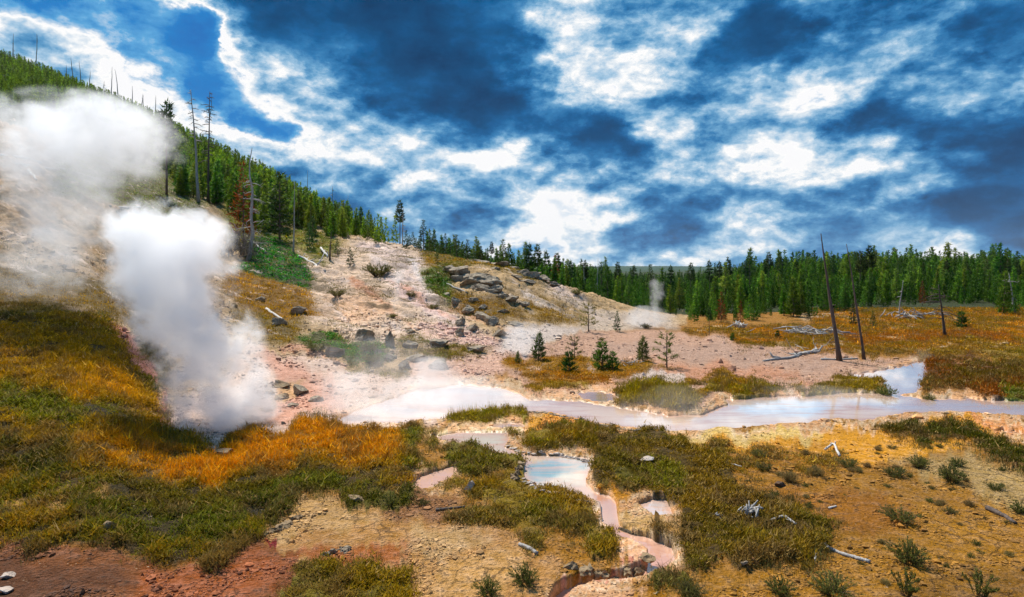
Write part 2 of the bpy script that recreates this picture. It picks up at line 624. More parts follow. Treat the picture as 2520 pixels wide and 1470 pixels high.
# --- hill
soil([(-60, 440), (1700, 440), (1700, 800), (1430, 825), (1230, 885), (1000, 935), (700, 1000), (480, 1070), (-60, 1080)], (194, 162, 120), 10, rgh=1.0)
soil([(-60, 400), (420, 470), (520, 560), (560, 760), (300, 790), (-60, 760)], (176, 146, 112), 40, rgh=1.2)
soil([(760, 640), (900, 600), (1060, 610), (1060, 700), (1140, 790), (1240, 880), (1100, 900), (900, 860), (760, 800)], (224, 194, 166), 30, rgh=.9)
soil([(860, 596), (930, 600), (1050, 640), (1040, 690), (1080, 760), (1180, 830), (1080, 800), (990, 740), (930, 690), (960, 650)], (232, 206, 190), 18, .9)
soil([(940, 680), (975, 690), (1050, 745), (1110, 790), (1060, 775), (985, 735)], (236, 200, 186), 10, .9)
soil([(1040, 790), (1230, 850), (1230, 890), (1100, 860), (1030, 815)], (230, 190, 172), 18, .7)
soil([(1380, 715), (1440, 745), (1510, 790), (1560, 800), (1480, 800), (1420, 770), (1340, 730)], (214, 192, 172), 12, .9)
soil([(1470, 770), (1650, 770), (1660, 815), (1440, 822), (1420, 805)], (208, 186, 164), 12, .9)
soil([(810, 730), (930, 720), (960, 770), (880, 800), (800, 780)], (226, 180, 142), 30, .8)
veg([(-60, 640), (300, 700), (420, 760), (400, 860), (300, 800), (200, 760), (-60, 760)], OL, (120, 100, 60), 30, .5, .25, .4, under=(120, 100, 60))
veg([(-60, 770), (260, 770), (300, 860), (380, 930), (420, 1000), (480, 1075), (-60, 1085)], DG, OL, 22, 1.0, .3, .55, under=(78, 66, 30))
veg([(-60, 860), (150, 850), (260, 900), (330, 960), (380, 1010), (200, 1000), (100, 950), (-60, 960)], OR, OL, 34, 1.0, .3, .2, .75, under=(130, 96, 34))
veg([(60, 950), (240, 1000), (330, 1035), (200, 1045), (-60, 1010), (-60, 960)], DG, GR, 26, 1.0, .25, .8, .9, under=(60, 52, 26))
veg([(330, 830), (400, 860), (420, 940), (380, 920)], DG, OL, 20, 1.0, .3, .5, .9)
soil([(265, 800), (320, 830), (345, 880), (400, 910), (420, 1000), (460, 1050), (420, 1040), (385, 960), (320, 900), (275, 840)], (206, 138, 118), 10, .9)
soil([(280, 1015), (400, 1025), (430, 1045), (300, 1035)], (224, 180, 130), 8, .8)
veg([(150, 430), (430, 440), (540, 500), (420, 540), (260, 500), (120, 470)], (140, 150, 92), (110, 120, 66), 24, .8, .35, .6, .9, under=(120, 120, 80))
veg([(540, 480), (660, 560), (760, 560), (840, 600), (800, 650), (700, 600), (640, 640), (560, 600)], (150, 130, 40), (70, 96, 26), 20, .8, .4, .5)
veg([(615, 590), (680, 585), (740, 630), (780, 690), (760, 720), (680, 690), (560, 665), (610, 640)], (30, 104, 22), (62, 124, 24), 12, 1.4, .5, 1.0, under=(40, 70, 20))
veg([(545, 665), (680, 690), (770, 730), (790, 790), (700, 800), (600, 770), (540, 720)], OR, OL, 16, 1.3, .35, .3, under=(150, 110, 36))
veg([(560, 760), (760, 800), (740, 850), (640, 850), (560, 810)], (130, 112, 60), OL, 24, .7, .3, .5, under=(140, 118, 74))
veg([(740, 850), (800, 830), (860, 850), (930, 845), (950, 880), (900, 900), (830, 880), (770, 870)], (70, 110, 50), (96, 124, 60), 10, 1.0, .3, 1.0, under=(110, 110, 70))
veg([(1040, 610), (1140, 625), (1260, 660), (1340, 690), (1300, 690), (1200, 660), (1140, 660), (1100, 690), (1040, 650)], YO, (110, 110, 30), 14, 1.0, .3, .4, .9, under=(150, 124, 50))
veg([(1035, 670), (1100, 655), (1110, 700), (1120, 760), (1060, 720)], (96, 110, 26), (60, 90, 20), 12, 1.2, .4, .9)
veg([(1110, 720), (1240, 745), (1300, 790), (1200, 800), (1130, 770)], (150, 116, 50), OL, 20, .8, .3, .4, .9, under=(140, 112, 70))
veg([(1290, 710), (1360, 750), (1440, 800), (1340, 800), (1280, 770)], (170, 140, 70), OL, 20, .7, .3, .4, .9, under=(176, 144, 92))
veg([(960, 830), (1120, 850), (1200, 870), (1130, 890), (980, 880), (950, 850)], (150, 130, 70), (100, 104, 50), 16, .6, .25, .5, .8, under=(170, 140, 96))
veg([(760, 890), (900, 910), (1080, 900), (1200, 880), (1100, 920), (960, 930), (800, 920)], (180, 150, 90), (130, 120, 60), 18, .5, .22, .4, .8, under=(190, 160, 110))
soil([(990, 900), (1220, 878), (1300, 830), (1260, 930), (1120, 950), (990, 960)], (228, 186, 164), 14, .85, rgh=.35)
soil([(1215, 880), (1240, 820), (1330, 800), (1440, 818), (1350, 850), (1290, 890)], (222, 204, 190), 18, .9, rgh=.4)
for (x0, y0, x1, y1, wd, c) in [(900, 640, 1120, 800, 9, (238, 216, 204)), (960, 700, 1200, 850, 7, (226, 168, 140)), (850, 690, 1000, 810, 8, (204, 140, 104)), (1000, 650, 1060, 740, 10, (240, 226, 216)),
                              (790, 760, 930, 850, 7, (232, 206, 186)), (1060, 800, 1230, 880, 7, (234, 190, 172)), (1160, 690, 1300, 770, 6, (232, 212, 196)), (1270, 720, 1420, 800, 7, (236, 216, 200)),
                              (1340, 700, 1480, 790, 8, (232, 206, 190)), (700, 860, 900, 930, 9, (214, 160, 130)), (880, 610, 960, 640, 8, (230, 200, 184)), (1100, 760, 1240, 830, 7, (212, 158, 122)), (940, 800, 1060, 860, 6, (238, 214, 198))]:
    soil([(x0, y0 - wd * .4), (x0 + 20, y0 - wd), (x1, y1 - wd * .5), (x1 + 14, y1 + wd * .3), (x0 + 10, y0 + wd)], c, 9, .8)
# --- vent apron and grey-pink mud of the hot stream
soil([(420, 1060), (470, 960), (600, 850), (720, 880), (960, 930), (1100, 945), (1060, 1050), (960, 1058), (700, 1078), (480, 1082)], (206, 176, 156), 18, .95, wet=.3, rgh=.25)
soil([(650, 860), (720, 890), (790, 940), (830, 1000), (880, 1015), (770, 1045), (660, 1045), (680, 1000), (700, 940), (640, 890)], (192, 132, 104), 26, .8, rgh=.4)
soil([(640, 940), (690, 945), (700, 1000), (640, 1030), (600, 1010)], (120, 108, 100), 18, .7, wet=.5, rgh=.8)
soil([(690, 940), (770, 960), (750, 990), (690, 985)], (188, 146, 96), 12, .8, rgh=.8)
# --- flats beyond the stream
soil([(1230, 900), (1440, 818), (1700, 822), (2000, 858), (2250, 880), (2290, 900), (2200, 960), (1950, 975), (1700, 1000), (1400, 990), (1250, 950)], (198, 158, 132), 12, 1, rgh=.12)
soil([(1500, 850), (1800, 850), (2050, 885), (2000, 905), (1700, 890), (1450, 870)], (186, 154, 134), 20, .7, rgh=.06)
soil([(1640, 900), (1900, 900), (2000, 930), (1800, 945), (1640, 935)], (204, 144, 110), 18, .7)
soil([(1250, 945), (1500, 940), (1760, 990), (1800, 1000), (1500, 1000), (1300, 985)], (214, 158, 118), 12, .8, wet=.2)
soil([(1560, 925), (1690, 925), (1720, 945), (1600, 950)], (234, 214, 198), 8, .8)
veg([(1220, 905), (1300, 885), (1450, 893), (1600, 900), (1650, 915), (1590, 930), (1470, 948), (1400, 952), (1330, 945), (1240, 925)], (178, 130, 44), OL, 9, .9, .18, .4, under=(176, 130, 66))
soil([(1290, 900), (1340, 905), (1330, 920), (1280, 915)], (206, 170, 140), 8, .9)
soil([(1430, 905), (1480, 915), (1460, 930), (1420, 922)], (196, 170, 150), 8, .9)
veg([(1330, 940), (1420, 945), (1540, 930), (1500, 950), (1420, 960), (1340, 955)], (150, 100, 34), OL, 8, .9, .2, .3)
# meadow and sedge to the right
veg([(1680, 818), (1800, 828), (1850, 848), (2000, 858), (2200, 866), (2290, 884), (2600, 880), (2600, 740), (2000, 740), (1990, 800), (1700, 808)], (196, 140, 30), (130, 110, 30), 8, 1.1, .3, .25, under=(150, 108, 34))
soil([(1960, 770), (2130, 768), (2120, 776), (1960, 780)], (214, 188, 156), 5, .7)
soil([(2000, 842), (2200, 850), (2330, 855), (2330, 862), (2150, 858), (2000, 850)], (220, 190, 150), 4, .8)
soil([(2180, 800), (2250, 798), (2260, 805), (2190, 808)], (226, 196, 160), 4, .7)
veg([(2040, 815), (2500, 820), (2520, 838), (2100, 838)], (150, 90, 28), (176, 120, 30), 8, 1.1, .3, .2, .8, under=(120, 76, 26))
veg([(2270, 880), (2340, 884), (2600, 900), (2600, 995), (2460, 985), (2330, 960), (2280, 920)], (136, 84, 40), (98, 84, 36), 12, 1.2, .35, .3, under=(110, 72, 36))
veg([(2400, 850), (2600, 850), (2600, 900), (2460, 890)], DG, OL, 10, 1.0, .3, .4, .8)
veg([(2480, 950), (2600, 950), (2600, 990), (2500, 985)], (90, 104, 34), GR, 10, 1.0, .3, .6, .9)
soil([(2330, 890), (2420, 905), (2440, 915), (2360, 905)], (222, 160, 110), 5, .9)
for (x0, x1, y0, hh_) in [(1700, 1860, 812, 6), (2040, 2200, 782, 6), (2260, 2460, 790, 6), (2150, 2290, 826, 7), (2340, 2600, 846, 7), (2380, 2600, 872, 8), (1880, 2010, 850, 5), (2420, 2560, 812, 5)]:
    soil([(x0, y0), ((x0 + x1) / 2, y0 - hh_ * .6), (x1, y0 + 1), ((x0 + x1) / 2, y0 + hh_ * .7)], (216, 182, 132), 5, .85)
veg([(2060, 850), (2260, 868), (2290, 880), (2600, 878), (2600, 858), (2300, 862), (2100, 840)], (112, 104, 42), (150, 112, 44), 8, 1.1, .25, .4, .8)
# --- sedge islands in the stream
veg([(1535, 975), (1580, 960), (1680, 957), (1745, 965), (1750, 1000), (1700, 1018), (1640, 1020), (1560, 1000)], (110, 112, 32), (150, 130, 40), 6, 1.8, .45, .2, under=(96, 84, 34))
veg([(1745, 958), (1800, 948), (1880, 946), (1950, 962), (1900, 976), (1800, 980), (1750, 978)], (130, 120, 36), (150, 116, 40), 6, 1.5, .3, .3)
veg([(1958, 952), (2080, 940), (2195, 948), (2205, 962), (2100, 968), (1970, 966)], (124, 114, 54), (150, 124, 56), 6, 1.4, .28, .3)
veg([(1735, 934), (1800, 922), (1850, 924), (1875, 936), (1800, 941)], (140, 100, 36), OL, 6, 1.3, .25, .3)
veg([(1690, 938), (1740, 934), (1745, 944), (1700, 945)], (110, 84, 50), OL, 5, 1.0, .2, .3)
veg([(1985, 938), (2060, 928), (2160, 916), (2205, 936), (2100, 944)], (110, 92, 40), (146, 124, 50), 6, 1.4, .25, .3)
veg([(1270, 950), (1420, 955), (1440, 968), (1330, 965)], (140, 116, 50), OL, 6, .8, .16, .5)
# --- near shore, orange mats
soil([(1130, 1062), (1290, 1022), (1360, 1022), (1440, 1042), (1570, 1062), (1700, 1068), (1860, 1056), (2000, 1044), (2130, 1036), (2400, 1024), (2600, 1030), (2600, 1110), (2300, 1120), (1900, 1130), (1500, 1080), (1250, 1080)], (214, 150, 52), 12, .95, wet=.1, rgh=.2)
soil([(1360, 1030), (1590, 1058), (1580, 1070), (1440, 1068), (1310, 1055)], (226, 146, 36), 9, .9, wet=.3)
soil([(1700, 1062), (2000, 1050), (1980, 1078), (1800, 1090), (1680, 1085)], (222, 192, 124), 14, .8)
soil([(2360, 1030), (2600, 1030), (2600, 1065), (2440, 1058)], (216, 142, 90), 10, .8)
soil([(1050, 1060), (1200, 1060), (1260, 1080), (1180, 1100), (1060, 1085)], (226, 196, 140), 12, .8, wet=.3)
veg([(1092, 1045), (1150, 1028), (1240, 1018), (1288, 1034), (1250, 1046), (1180, 1056)], (116, 112, 54), (150, 134, 70), 5, 1.5, .3, .3)
# --- left foreground
veg([(-60, 1080), (250, 1085), (480, 1082), (700, 1076), (860, 1064), (1000, 1058), (1048, 1070), (1050, 1100), (1015, 1130), (1040, 1150), (1000, 1205), (900, 1218), (760, 1240), (640, 1305), (645, 1345), (500, 1385), (330, 1375), (180, 1330), (-60, 1350)], (104, 100, 30), (150, 116, 36), 10, 1.3, .24, .7, under=(84, 66, 28))
veg([(330, 1060), (480, 1085), (700, 1078), (960, 1062), (1000, 1100), (940, 1150), (800, 1150), (600, 1180), (400, 1190), (250, 1150), (100, 1120)], OR, (206, 150, 52), 44, 1.3, .36, .2, .85, under=(170, 124, 50))
veg([(960, 1065), (1040, 1075), (1045, 1105), (1000, 1130), (960, 1110)], DG, GR, 16, 1.2, .25, .8, .9)
veg([(-60, 1090), (180, 1080), (260, 1120), (180, 1165), (-60, 1165)], DG, (60, 60, 24), 30, 1.3, .28, .8, .85, under=(50, 42, 22))
veg([(200, 1200), (480, 1190), (760, 1180), (900, 1200), (760, 1235), (650, 1290), (560, 1330), (300, 1340), (200, 1290)], (92, 96, 28), DG, 36, 1.3, .22, .9, .75, under=(64, 56, 26))
veg([(580, 1250), (700, 1230), (740, 1250), (650, 1300), (590, 1290)], DG, (36, 44, 20), 24, 1.4, .22, .9, .8, under=(44, 40, 22))
soil([(-60, 1215), (120, 1205), (230, 1200), (250, 1240), (180, 1262), (100, 1270), (-60, 1262)], (214, 164, 92), 22, .8)
soil([(150, 1285), (240, 1278), (200, 1300)], (206, 150, 80), 12, .8)
soil([(-60, 1345), (180, 1335), (330, 1380), (500, 1390), (640, 1345), (700, 1350), (780, 1385), (740, 1470), (740, 1530), (-60, 1530)], (146, 92, 56), 16, 1, rgh=.95, k2=.68)
soil([(330, 1420), (560, 1370), (700, 1370), (770, 1395), (700, 1440), (560, 1530), (300, 1530)], (180, 106, 66), 40, .9, k2=.68)
soil([(-60, 1370), (260, 1400), (330, 1440), (150, 1500), (-60, 1530)], (96, 62, 42), 40, .7, k2=.68)
# --- middle foreground crust
soil([(640, 1320), (720, 1270), (820, 1235), (1000, 1215), (1160, 1200), (1140, 1250), (1090, 1290), (1200, 1320), (1380, 1400), (1340, 1530), (760, 1530), (740, 1440), (780, 1385), (680, 1345)], (190, 142, 90), 12, 1, rgh=.7, k2=.8)
soil([(660, 1300), (760, 1250), (880, 1250), (900, 1290), (820, 1330), (700, 1340)], (198, 158, 106), 18, .8, k2=.8)
soil([(880, 1240), (1060, 1215), (1140, 1240), (1090, 1290), (960, 1290)], (136, 92, 60), 26, .8, k2=.8)
soil([(760, 1385), (880, 1350), (1020, 1330), (1060, 1360), (940, 1390), (800, 1420)], (170, 98, 54), 20, .85, k2=.8)
soil([(1000, 1310), (1150, 1310), (1180, 1360), (1080, 1390), (960, 1370)], (204, 168, 120), 24, .7, k2=.8)
soil([(1060, 1390), (1240, 1370), (1300, 1420), (1200, 1530), (1000, 1530)], (206, 160, 104), 22, .8, k2=.8)
soil([(1340, 1180), (1500, 1240), (1540, 1290), (1500, 1300), (1420, 1240)], (206, 172, 130), 12, .8, k2=.8)
soil([(1500, 1240), (1600, 1240), (1660, 1290), (1640, 1340), (1560, 1320), (1500, 1290)], (206, 164, 106), 14, .9, k2=.8)
soil([(1490, 1235), (1530, 1240), (1540, 1300), (1500, 1300)], (184, 158, 144), 6, .9, wet=.8)
soil([(1570, 1330), (1650, 1350), (1650, 1400), (1590, 1430), (1560, 1440), (1400, 1450), (1370, 1490), (1380, 1440), (1480, 1430), (1580, 1400)], (188, 116, 92), 8, .95, wet=.6)
soil([(1380, 1450), (1560, 1440), (1600, 1470), (1560, 1530), (1360, 1530)], (196, 150, 112), 10, .8, wet=.3)
soil([(1590, 1330), (1680, 1320), (1700, 1400), (1650, 1430)], (176, 154, 120), 12, .7, k2=.8)
# --- right foreground sand
soil([(1720, 1420), (1960, 1390), (2060, 1290), (1900, 1180), (2160, 1140), (2600, 1170), (2600, 1530), (1660, 1530)], (190, 136, 62), 30, 1, rgh=.5, k2=.60)
soil([(1900, 1200), (2160, 1190), (2300, 1290), (2060, 1300)], (184, 118, 44), 40, .7, k2=.52)
soil([(2200, 1120), (2600, 1150), (2600, 1260), (2420, 1230)], (204, 172, 116), 40, .8, k2=.6)
soil([(2200, 1440), (2600, 1380), (2600, 1530), (2150, 1530)], (140, 100, 46), 40, .6, k2=.5)
# --- middle vegetation
veg([(1248, 1092), (1300, 1064), (1400, 1056), (1520, 1066), (1700, 1090), (1790, 1110), (1840, 1180), (1900, 1230), (2040, 1290), (1960, 1385), (1720, 1405), (1650, 1340), (1668, 1265), (1610, 1222), (1450, 1192), (1470, 1160), (1480, 1125), (1380, 1118), (1290, 1112)], (96, 86, 38), (124, 100, 44), 9, 1.3, .2, .8, under=(96, 76, 34))
veg([(1250, 1090), (1310, 1068), (1420, 1060), (1500, 1075), (1460, 1105), (1340, 1108)], (150, 116, 34), (120, 116, 36), 10, 1.4, .32, .2, .9)
veg([(1480, 1140), (1640, 1150), (1740, 1200), (1700, 1240), (1580, 1210)], (88, 70, 40), GR, 20, 1.2, .16, .9, .7)
soil([(1450, 1195), (1560, 1215), (1630, 1230), (1670, 1265), (1650, 1290), (1560, 1260)], (206, 140, 40), 7, .8)
veg([(1088, 1108), (1160, 1094), (1230, 1128), (1275, 1150), (1260, 1180), (1200, 1178), (1150, 1185), (1100, 1150)], (92, 90, 36), (120, 104, 40), 7, 1.2, .22, .8)
veg([(1145, 1215), (1250, 1178), (1340, 1212), (1440, 1258), (1530, 1325), (1545, 1370), (1450, 1395), (1400, 1335), (1310, 1290), (1180, 1270)], (104, 96, 32), (140, 112, 36), 8, 1.3, .2, .8)
veg([(1080, 1285), (1200, 1270), (1310, 1285), (1340, 1330), (1300, 1375), (1250, 1330)], (100, 92, 36), (140, 110, 44), 14, .7, .16, .9, .9)
veg([(715, 1462), (780, 1428), (920, 1402), (995, 1428), (1000, 1530), (715, 1530)], (92, 92, 30), (136, 112, 34), 8, 1.3, .18, .9)
veg([(840, 1225), (900, 1215), (1000, 1215), (1020, 1240), (940, 1258), (860, 1255)], (96, 84, 34), DG, 12, 1.0, .2, .8)
veg([(1050, 1150), (1110, 1180), (1150, 1200), (1100, 1215), (1060, 1200)], GR, OL, 10, .8, .16, .8, .8)
veg([(1640, 1420), (1720, 1420), (1760, 1470), (1660, 1480)], DG, GR, 14, .9, .22, .8, .8)
veg([(1750, 1110), (1900, 1100), (2100, 1120), (2060, 1150), (1850, 1160)], (110, 96, 34), OL, 16, .45, .2, .6, .8, under=(176, 124, 50))
veg([(2160, 1040), (2300, 1048), (2420, 1075), (2600, 1105), (2600, 1165), (2440, 1115), (2240, 1075)], (104, 84, 30), DG, 10, 1.2, .25, .4, under=(110, 80, 32))
# --- water
W = (250, 222, 200)
water([(800, 1046), (900, 1004), (1000, 968), (1130, 948), (1240, 962), (1300, 986), (1420, 992), (1530, 1006), (1650, 1026), (1740, 1021), (1800, 1000), (1790, 985), (1880, 979), (2000, 973), (2110, 965), (2200, 970), (2290, 984), (2400, 985), (2600, 990), (2600, 1026), (2380, 1019), (2240, 1016), (2130, 1035), (2050, 1031), (1960, 1043), (1850, 1053), (1740, 1060), (1640, 1064), (1540, 1051), (1450, 1041), (1390, 1026), (1330, 1013), (1270, 1011), (1100, 1030), (1000, 1040), (880, 1043)], W, 5)
water([(900, 1000), (1130, 945), (1250, 965), (1200, 1005), (1000, 1030)], (224, 208, 198), c_only=True, csoft=30)
water([(1840, 985), (2010, 980), (2060, 1000), (1980, 1025), (1850, 1020), (1800, 1005)], (226, 228, 232), c_only=True, csoft=20)
water([(2100, 990), (2600, 995), (2600, 1020), (2200, 1010)], (216, 206, 206), c_only=True, csoft=16)
water([(2095, 922), (2200, 906), (2280, 888), (2290, 930), (2255, 968), (2190, 968), (2170, 934), (2110, 930)], (222, 202, 196), 5)
water([(1420, 970), (1480, 966), (1530, 978), (1548, 990), (1480, 991), (1430, 984)], (150, 140, 120), 4)
water([(1060, 1076), (1130, 1068), (1245, 1069), (1252, 1086), (1235, 1105), (1290, 1122), (1400, 1128), (1472, 1134), (1445, 1160), (1432, 1190), (1462, 1212), (1495, 1238), (1470, 1240), (1400, 1218), (1330, 1202), (1285, 1178), (1284, 1150), (1295, 1135), (1225, 1128), (1190, 1114), (1168, 1098), (1100, 1088)], (226, 214, 192), 5)
water([(1290, 1140), (1380, 1132), (1470, 1138), (1430, 1160), (1370, 1172), (1330, 1195), (1290, 1175)], (150, 174, 174), c_only=True, csoft=14)
water([(1330, 1150), (1420, 1142), (1380, 1165), (1330, 1180)], (136, 164, 164), c_only=True, csoft=18)
water([(1380, 1190), (1440, 1200), (1500, 1240), (1420, 1225)], (206, 176, 158), c_only=True, csoft=14)
water([(1576, 1246), (1606, 1236), (1642, 1234), (1656, 1276), (1620, 1281), (1590, 1264)], (206, 204, 204), 5)
water([(1200, 1049), (1285, 1046), (1282, 1055), (1212, 1058)], (196, 204, 200), 3)
water([(1010, 1198), (1060, 1165), (1110, 1152), (1135, 1150), (1105, 1184), (1040, 1212)], (226, 190, 178), 5)
water([(1462, 1212), (1500, 1222), (1522, 1240), (1528, 1290), (1560, 1318), (1610, 1332), (1652, 1352), (1660, 1395), (1630, 1424), (1575, 1446), (1460, 1456), (1400, 1480), (1380, 1530), (1340, 1530), (1366, 1470), (1420, 1440), (1540, 1428), (1596, 1400), (1600, 1372), (1570, 1346), (1520, 1326), (1492, 1296), (1488, 1246), (1460, 1236)], (196, 140, 118), 6, csoft=10)
water([(1500, 1240), (1530, 1290), (1490, 1296)], (200, 168, 150), c_only=True, csoft=20)
water([(2440, 1060), (2600, 1070), (2600, 1078), (2470, 1068)], (200, 200, 205), 3)
soil([(650, 1338), (704, 1322), (698, 1342), (684, 1356)], (120, 8, 4), 3, 1.0, wet=.0)


# plants straggle out beyond the edge of every patch
_v = gblur(gblur(P_gd, 5, 0), 8, 1)
_k = sstep(.50, .62, fbm(gxx / 22, gyy / 9, 4, 131)) * .8
P_gd[:] = np.maximum(P_gd, np.clip(_v, 0, 1) * _k * (P_wat < .05))
_c1 = gblur(gblur(P_c1 * P_gd[..., None], 5, 0), 8, 1) / (gblur(gblur(P_gd, 5, 0), 8, 1) + 1e-3)[..., None]
P_c1[:] = np.where((P_gd < .5)[..., None], P_c1 * .4 + _c1 * .6, P_c1)
# pale mineral crust and peach shallows fringe every pool
_b = gblur(gblur(P_wat, 3.2, 0) , 4.5, 1)
ring = sstep(.03, .22, _b) * np.clip(1.15 - P_gd * .75, .25, 1)
_n = fbm(gxx / 26, gyy / 12, 4, 101)
ring = ring * sstep(.28, .5, _n) * .85
_rc = np.array(lin((236, 208, 170), .86)) * (1 - sstep(.4, .6, _n))[..., None] + np.array(lin((224, 166, 112), .86)) * sstep(.4, .6, _n)[..., None]
P_col[:] = P_col * (1 - ring[..., None]) + ring[..., None] * _rc
P_gd[:] *= 1 - ring * .8
_sh = (1 - sstep(.35, .95, _b))[..., None] * .75
P_wcol[:] = P_wcol * (1 - _sh) + _sh * np.array(lin((226, 176, 144), .85))


def samp(A, xd, yd):
    """bilinear look-up of a plan layer"""
    fx = np.clip((xd - PX0) / PST, 0, PW - 1.001)
    fy = np.clip((yd - PY0) / PST, 0, PH - 1.001)
    i, j = fx.astype(int), fy.astype(int)
    a, b = fx - i, fy - j
    if A.ndim == 3:
        a, b = a[..., None], b[..., None]
    return (A[j, i] * (1 - a) + A[j, i + 1] * a) * (1 - b) + (A[j + 1, i] * (1 - a) + A[j + 1, i + 1] * a) * b


# detail relief
YD = HY - FP * (ZB - EYE) / DD
rgh = samp(P_rgh, np.broadcast_to(XS, ZB.shape), YD)
sc = np.clip(DD / 40, .25, 3.0)
hill = sstep(.3, 2.0, ZB) * sstep(24, 34, DD)
n_lo = fbm(XX / 3.0, YY / 3.0, 4, 3) - .5
n_mid = fbm(XX / .7, YY / .7, 4, 9) - .5
n_gul = fbm(SL / 14.0, AL / 2.2, 5, 21, .55, True) - .6
Z = ZB + rgh * (n_lo * .22 + n_mid * .13 * np.clip(DD / 14, .6, 2.0)) + hill * rgh * (n_gul * 1.0 + n_mid * .16) * sc
Z += sstep(100, 400, DD) * (fbm(XX / 60, YY / 60, 4, 31) - .5) * 6 * sstep(5, 30, ZB)
Z += sstep(900, 1500, DD) * (fbm(XX / 160, YY / 160, 4, 33) - .5) * 6
Z = np.where((DD < 60) & (ZB < 3), np.maximum(Z, .035 + .03 * n_mid), Z)
# warp of plan coordinates so painted edges wander like natural ones
wa = np.clip((YD - 620) / 420, .15, 1.0)
fq = np.clip(14 / DD, .25, 2.0)
w1 = fbm(XX * 1.9 * fq, YY * 1.5 * fq, 6, 41, .6) - .5
w2 = fbm(XX * 1.9 * fq + 40, YY * 1.5 * fq, 6, 47, .6) - .5
XW = np.broadcast_to(XS, ZB.shape) + w1 * 170 * wa
YW = YD + w2 * 100 * wa
# water lies level at z = 0: its plan is read at that level
YD0 = HY + FP * EYE / DD
wv = np.where((DD > 6) & (DD < 60), samp(P_wat, np.broadcast_to(XS, ZB.shape) + w1 * 34 * wa, YD0 + w2 * 16 * wa), 0)
bank = sstep(.0, .5, wv)
Z = Z * (1 - bank) + bank * (-.03 - .14 * sstep(.3, 1, wv))
gd_v = samp(P_gd, XW, YW) * (1 - bank)
n_hum = fbm(XX / .26, YY / .26, 3, 141) - .35
Z += np.clip(gd_v, 0, 1) * (.08 * (.5 + n_mid) * (DD < 60) + .13 * n_hum * sstep(30, 20, DD))
# a cut bank where the little run drops away
col = samp(P_col, XW, YW)
wet = np.maximum(samp(P_wet, XW, YW), .8 * sstep(.02, .25, wv))
bare_hill = hill * (DD < 110) * sstep(.46, .62, fbm(SL / 5.0, AL / 1.6, 4, 83)) * .55
P_need = gd_v < .12
gd_v = np.where(P_need, np.maximum(gd_v, bare_hill), gd_v)
g1 = np.clip(gd_v, 0, 1)
YDf = HY - FP * (Z - EYE) / DD
CUM = np.minimum.accumulate(YDf, axis=0)      # how high the land has already risen along each bearing
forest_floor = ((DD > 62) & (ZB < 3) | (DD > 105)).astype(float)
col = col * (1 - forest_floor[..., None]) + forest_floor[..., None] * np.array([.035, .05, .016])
farf = sstep(700, 1300, DD)[..., None]
col = col * (1 - farf) + farf * np.array([.028, .072, .045]) * (.55 + .9 * fbm(XX / 22, YY / 50, 4, 55)[..., None])


def idx_d(d):
    return np.interp(np.log(d), np.log(DS), np.arange(NR))


def idx_x(x):
    return np.interp(x, XS, np.arange(NC))


def grid(A, fi, fj):
    i = np.clip(fi.astype(int), 0, NR - 2)
    j = np.clip(fj.astype(int), 0, NC - 2)
    a, b = fi - i, fj - j
    if A.ndim == 3:
        a, b = a[..., None], b[..., None]
    return (A[i, j] * (1 - b) + A[i, j + 1] * b) * (1 - a) + (A[i + 1, j] * (1 - b) + A[i + 1, j + 1] * b) * a


def ground_z(x, y):
    """height of the land at a place"""
    y = max(y, 2.6)
    return float(grid(Z, np.array([idx_d(y)]), np.array([idx_x(CX + FP * x / y)]))[0])


def at(xd, yd, dmin=0.0):
    """the place on the land that the survey point shows"""
    j = int(round(float(idx_x(xd))))
    c = np.where((YDf[:, j] <= yd) & (DS >= dmin))[0]
    i = int(c[0]) if len(c) else int(np.argmin(np.where(DS < 600, YDf[:, j], 9e9)))
    d = float(DS[i])
    if i > 0 and YDf[i - 1, j] > yd:
        t = (YDf[i - 1, j] - yd) / (YDf[i - 1, j] - YDf[i, j] + 1e-9)
        d = float(DS[i - 1] + (DS[i] - DS[i - 1]) * t)
    x = (xd - CX) / FP * d
    return Vector((x, d, ground_z(x, d)))


def px2m(px, d):
    return px * d / FP


def quads(nr, nc, keep=None):
    a = (np.arange(nr - 1)[:, None] * nc + np.arange(nc - 1)[None, :])
    q = np.stack([a, a + 1, a + nc + 1, a + nc], -1).reshape(-1, 4)
    return q if keep is None else q[keep.ravel()]


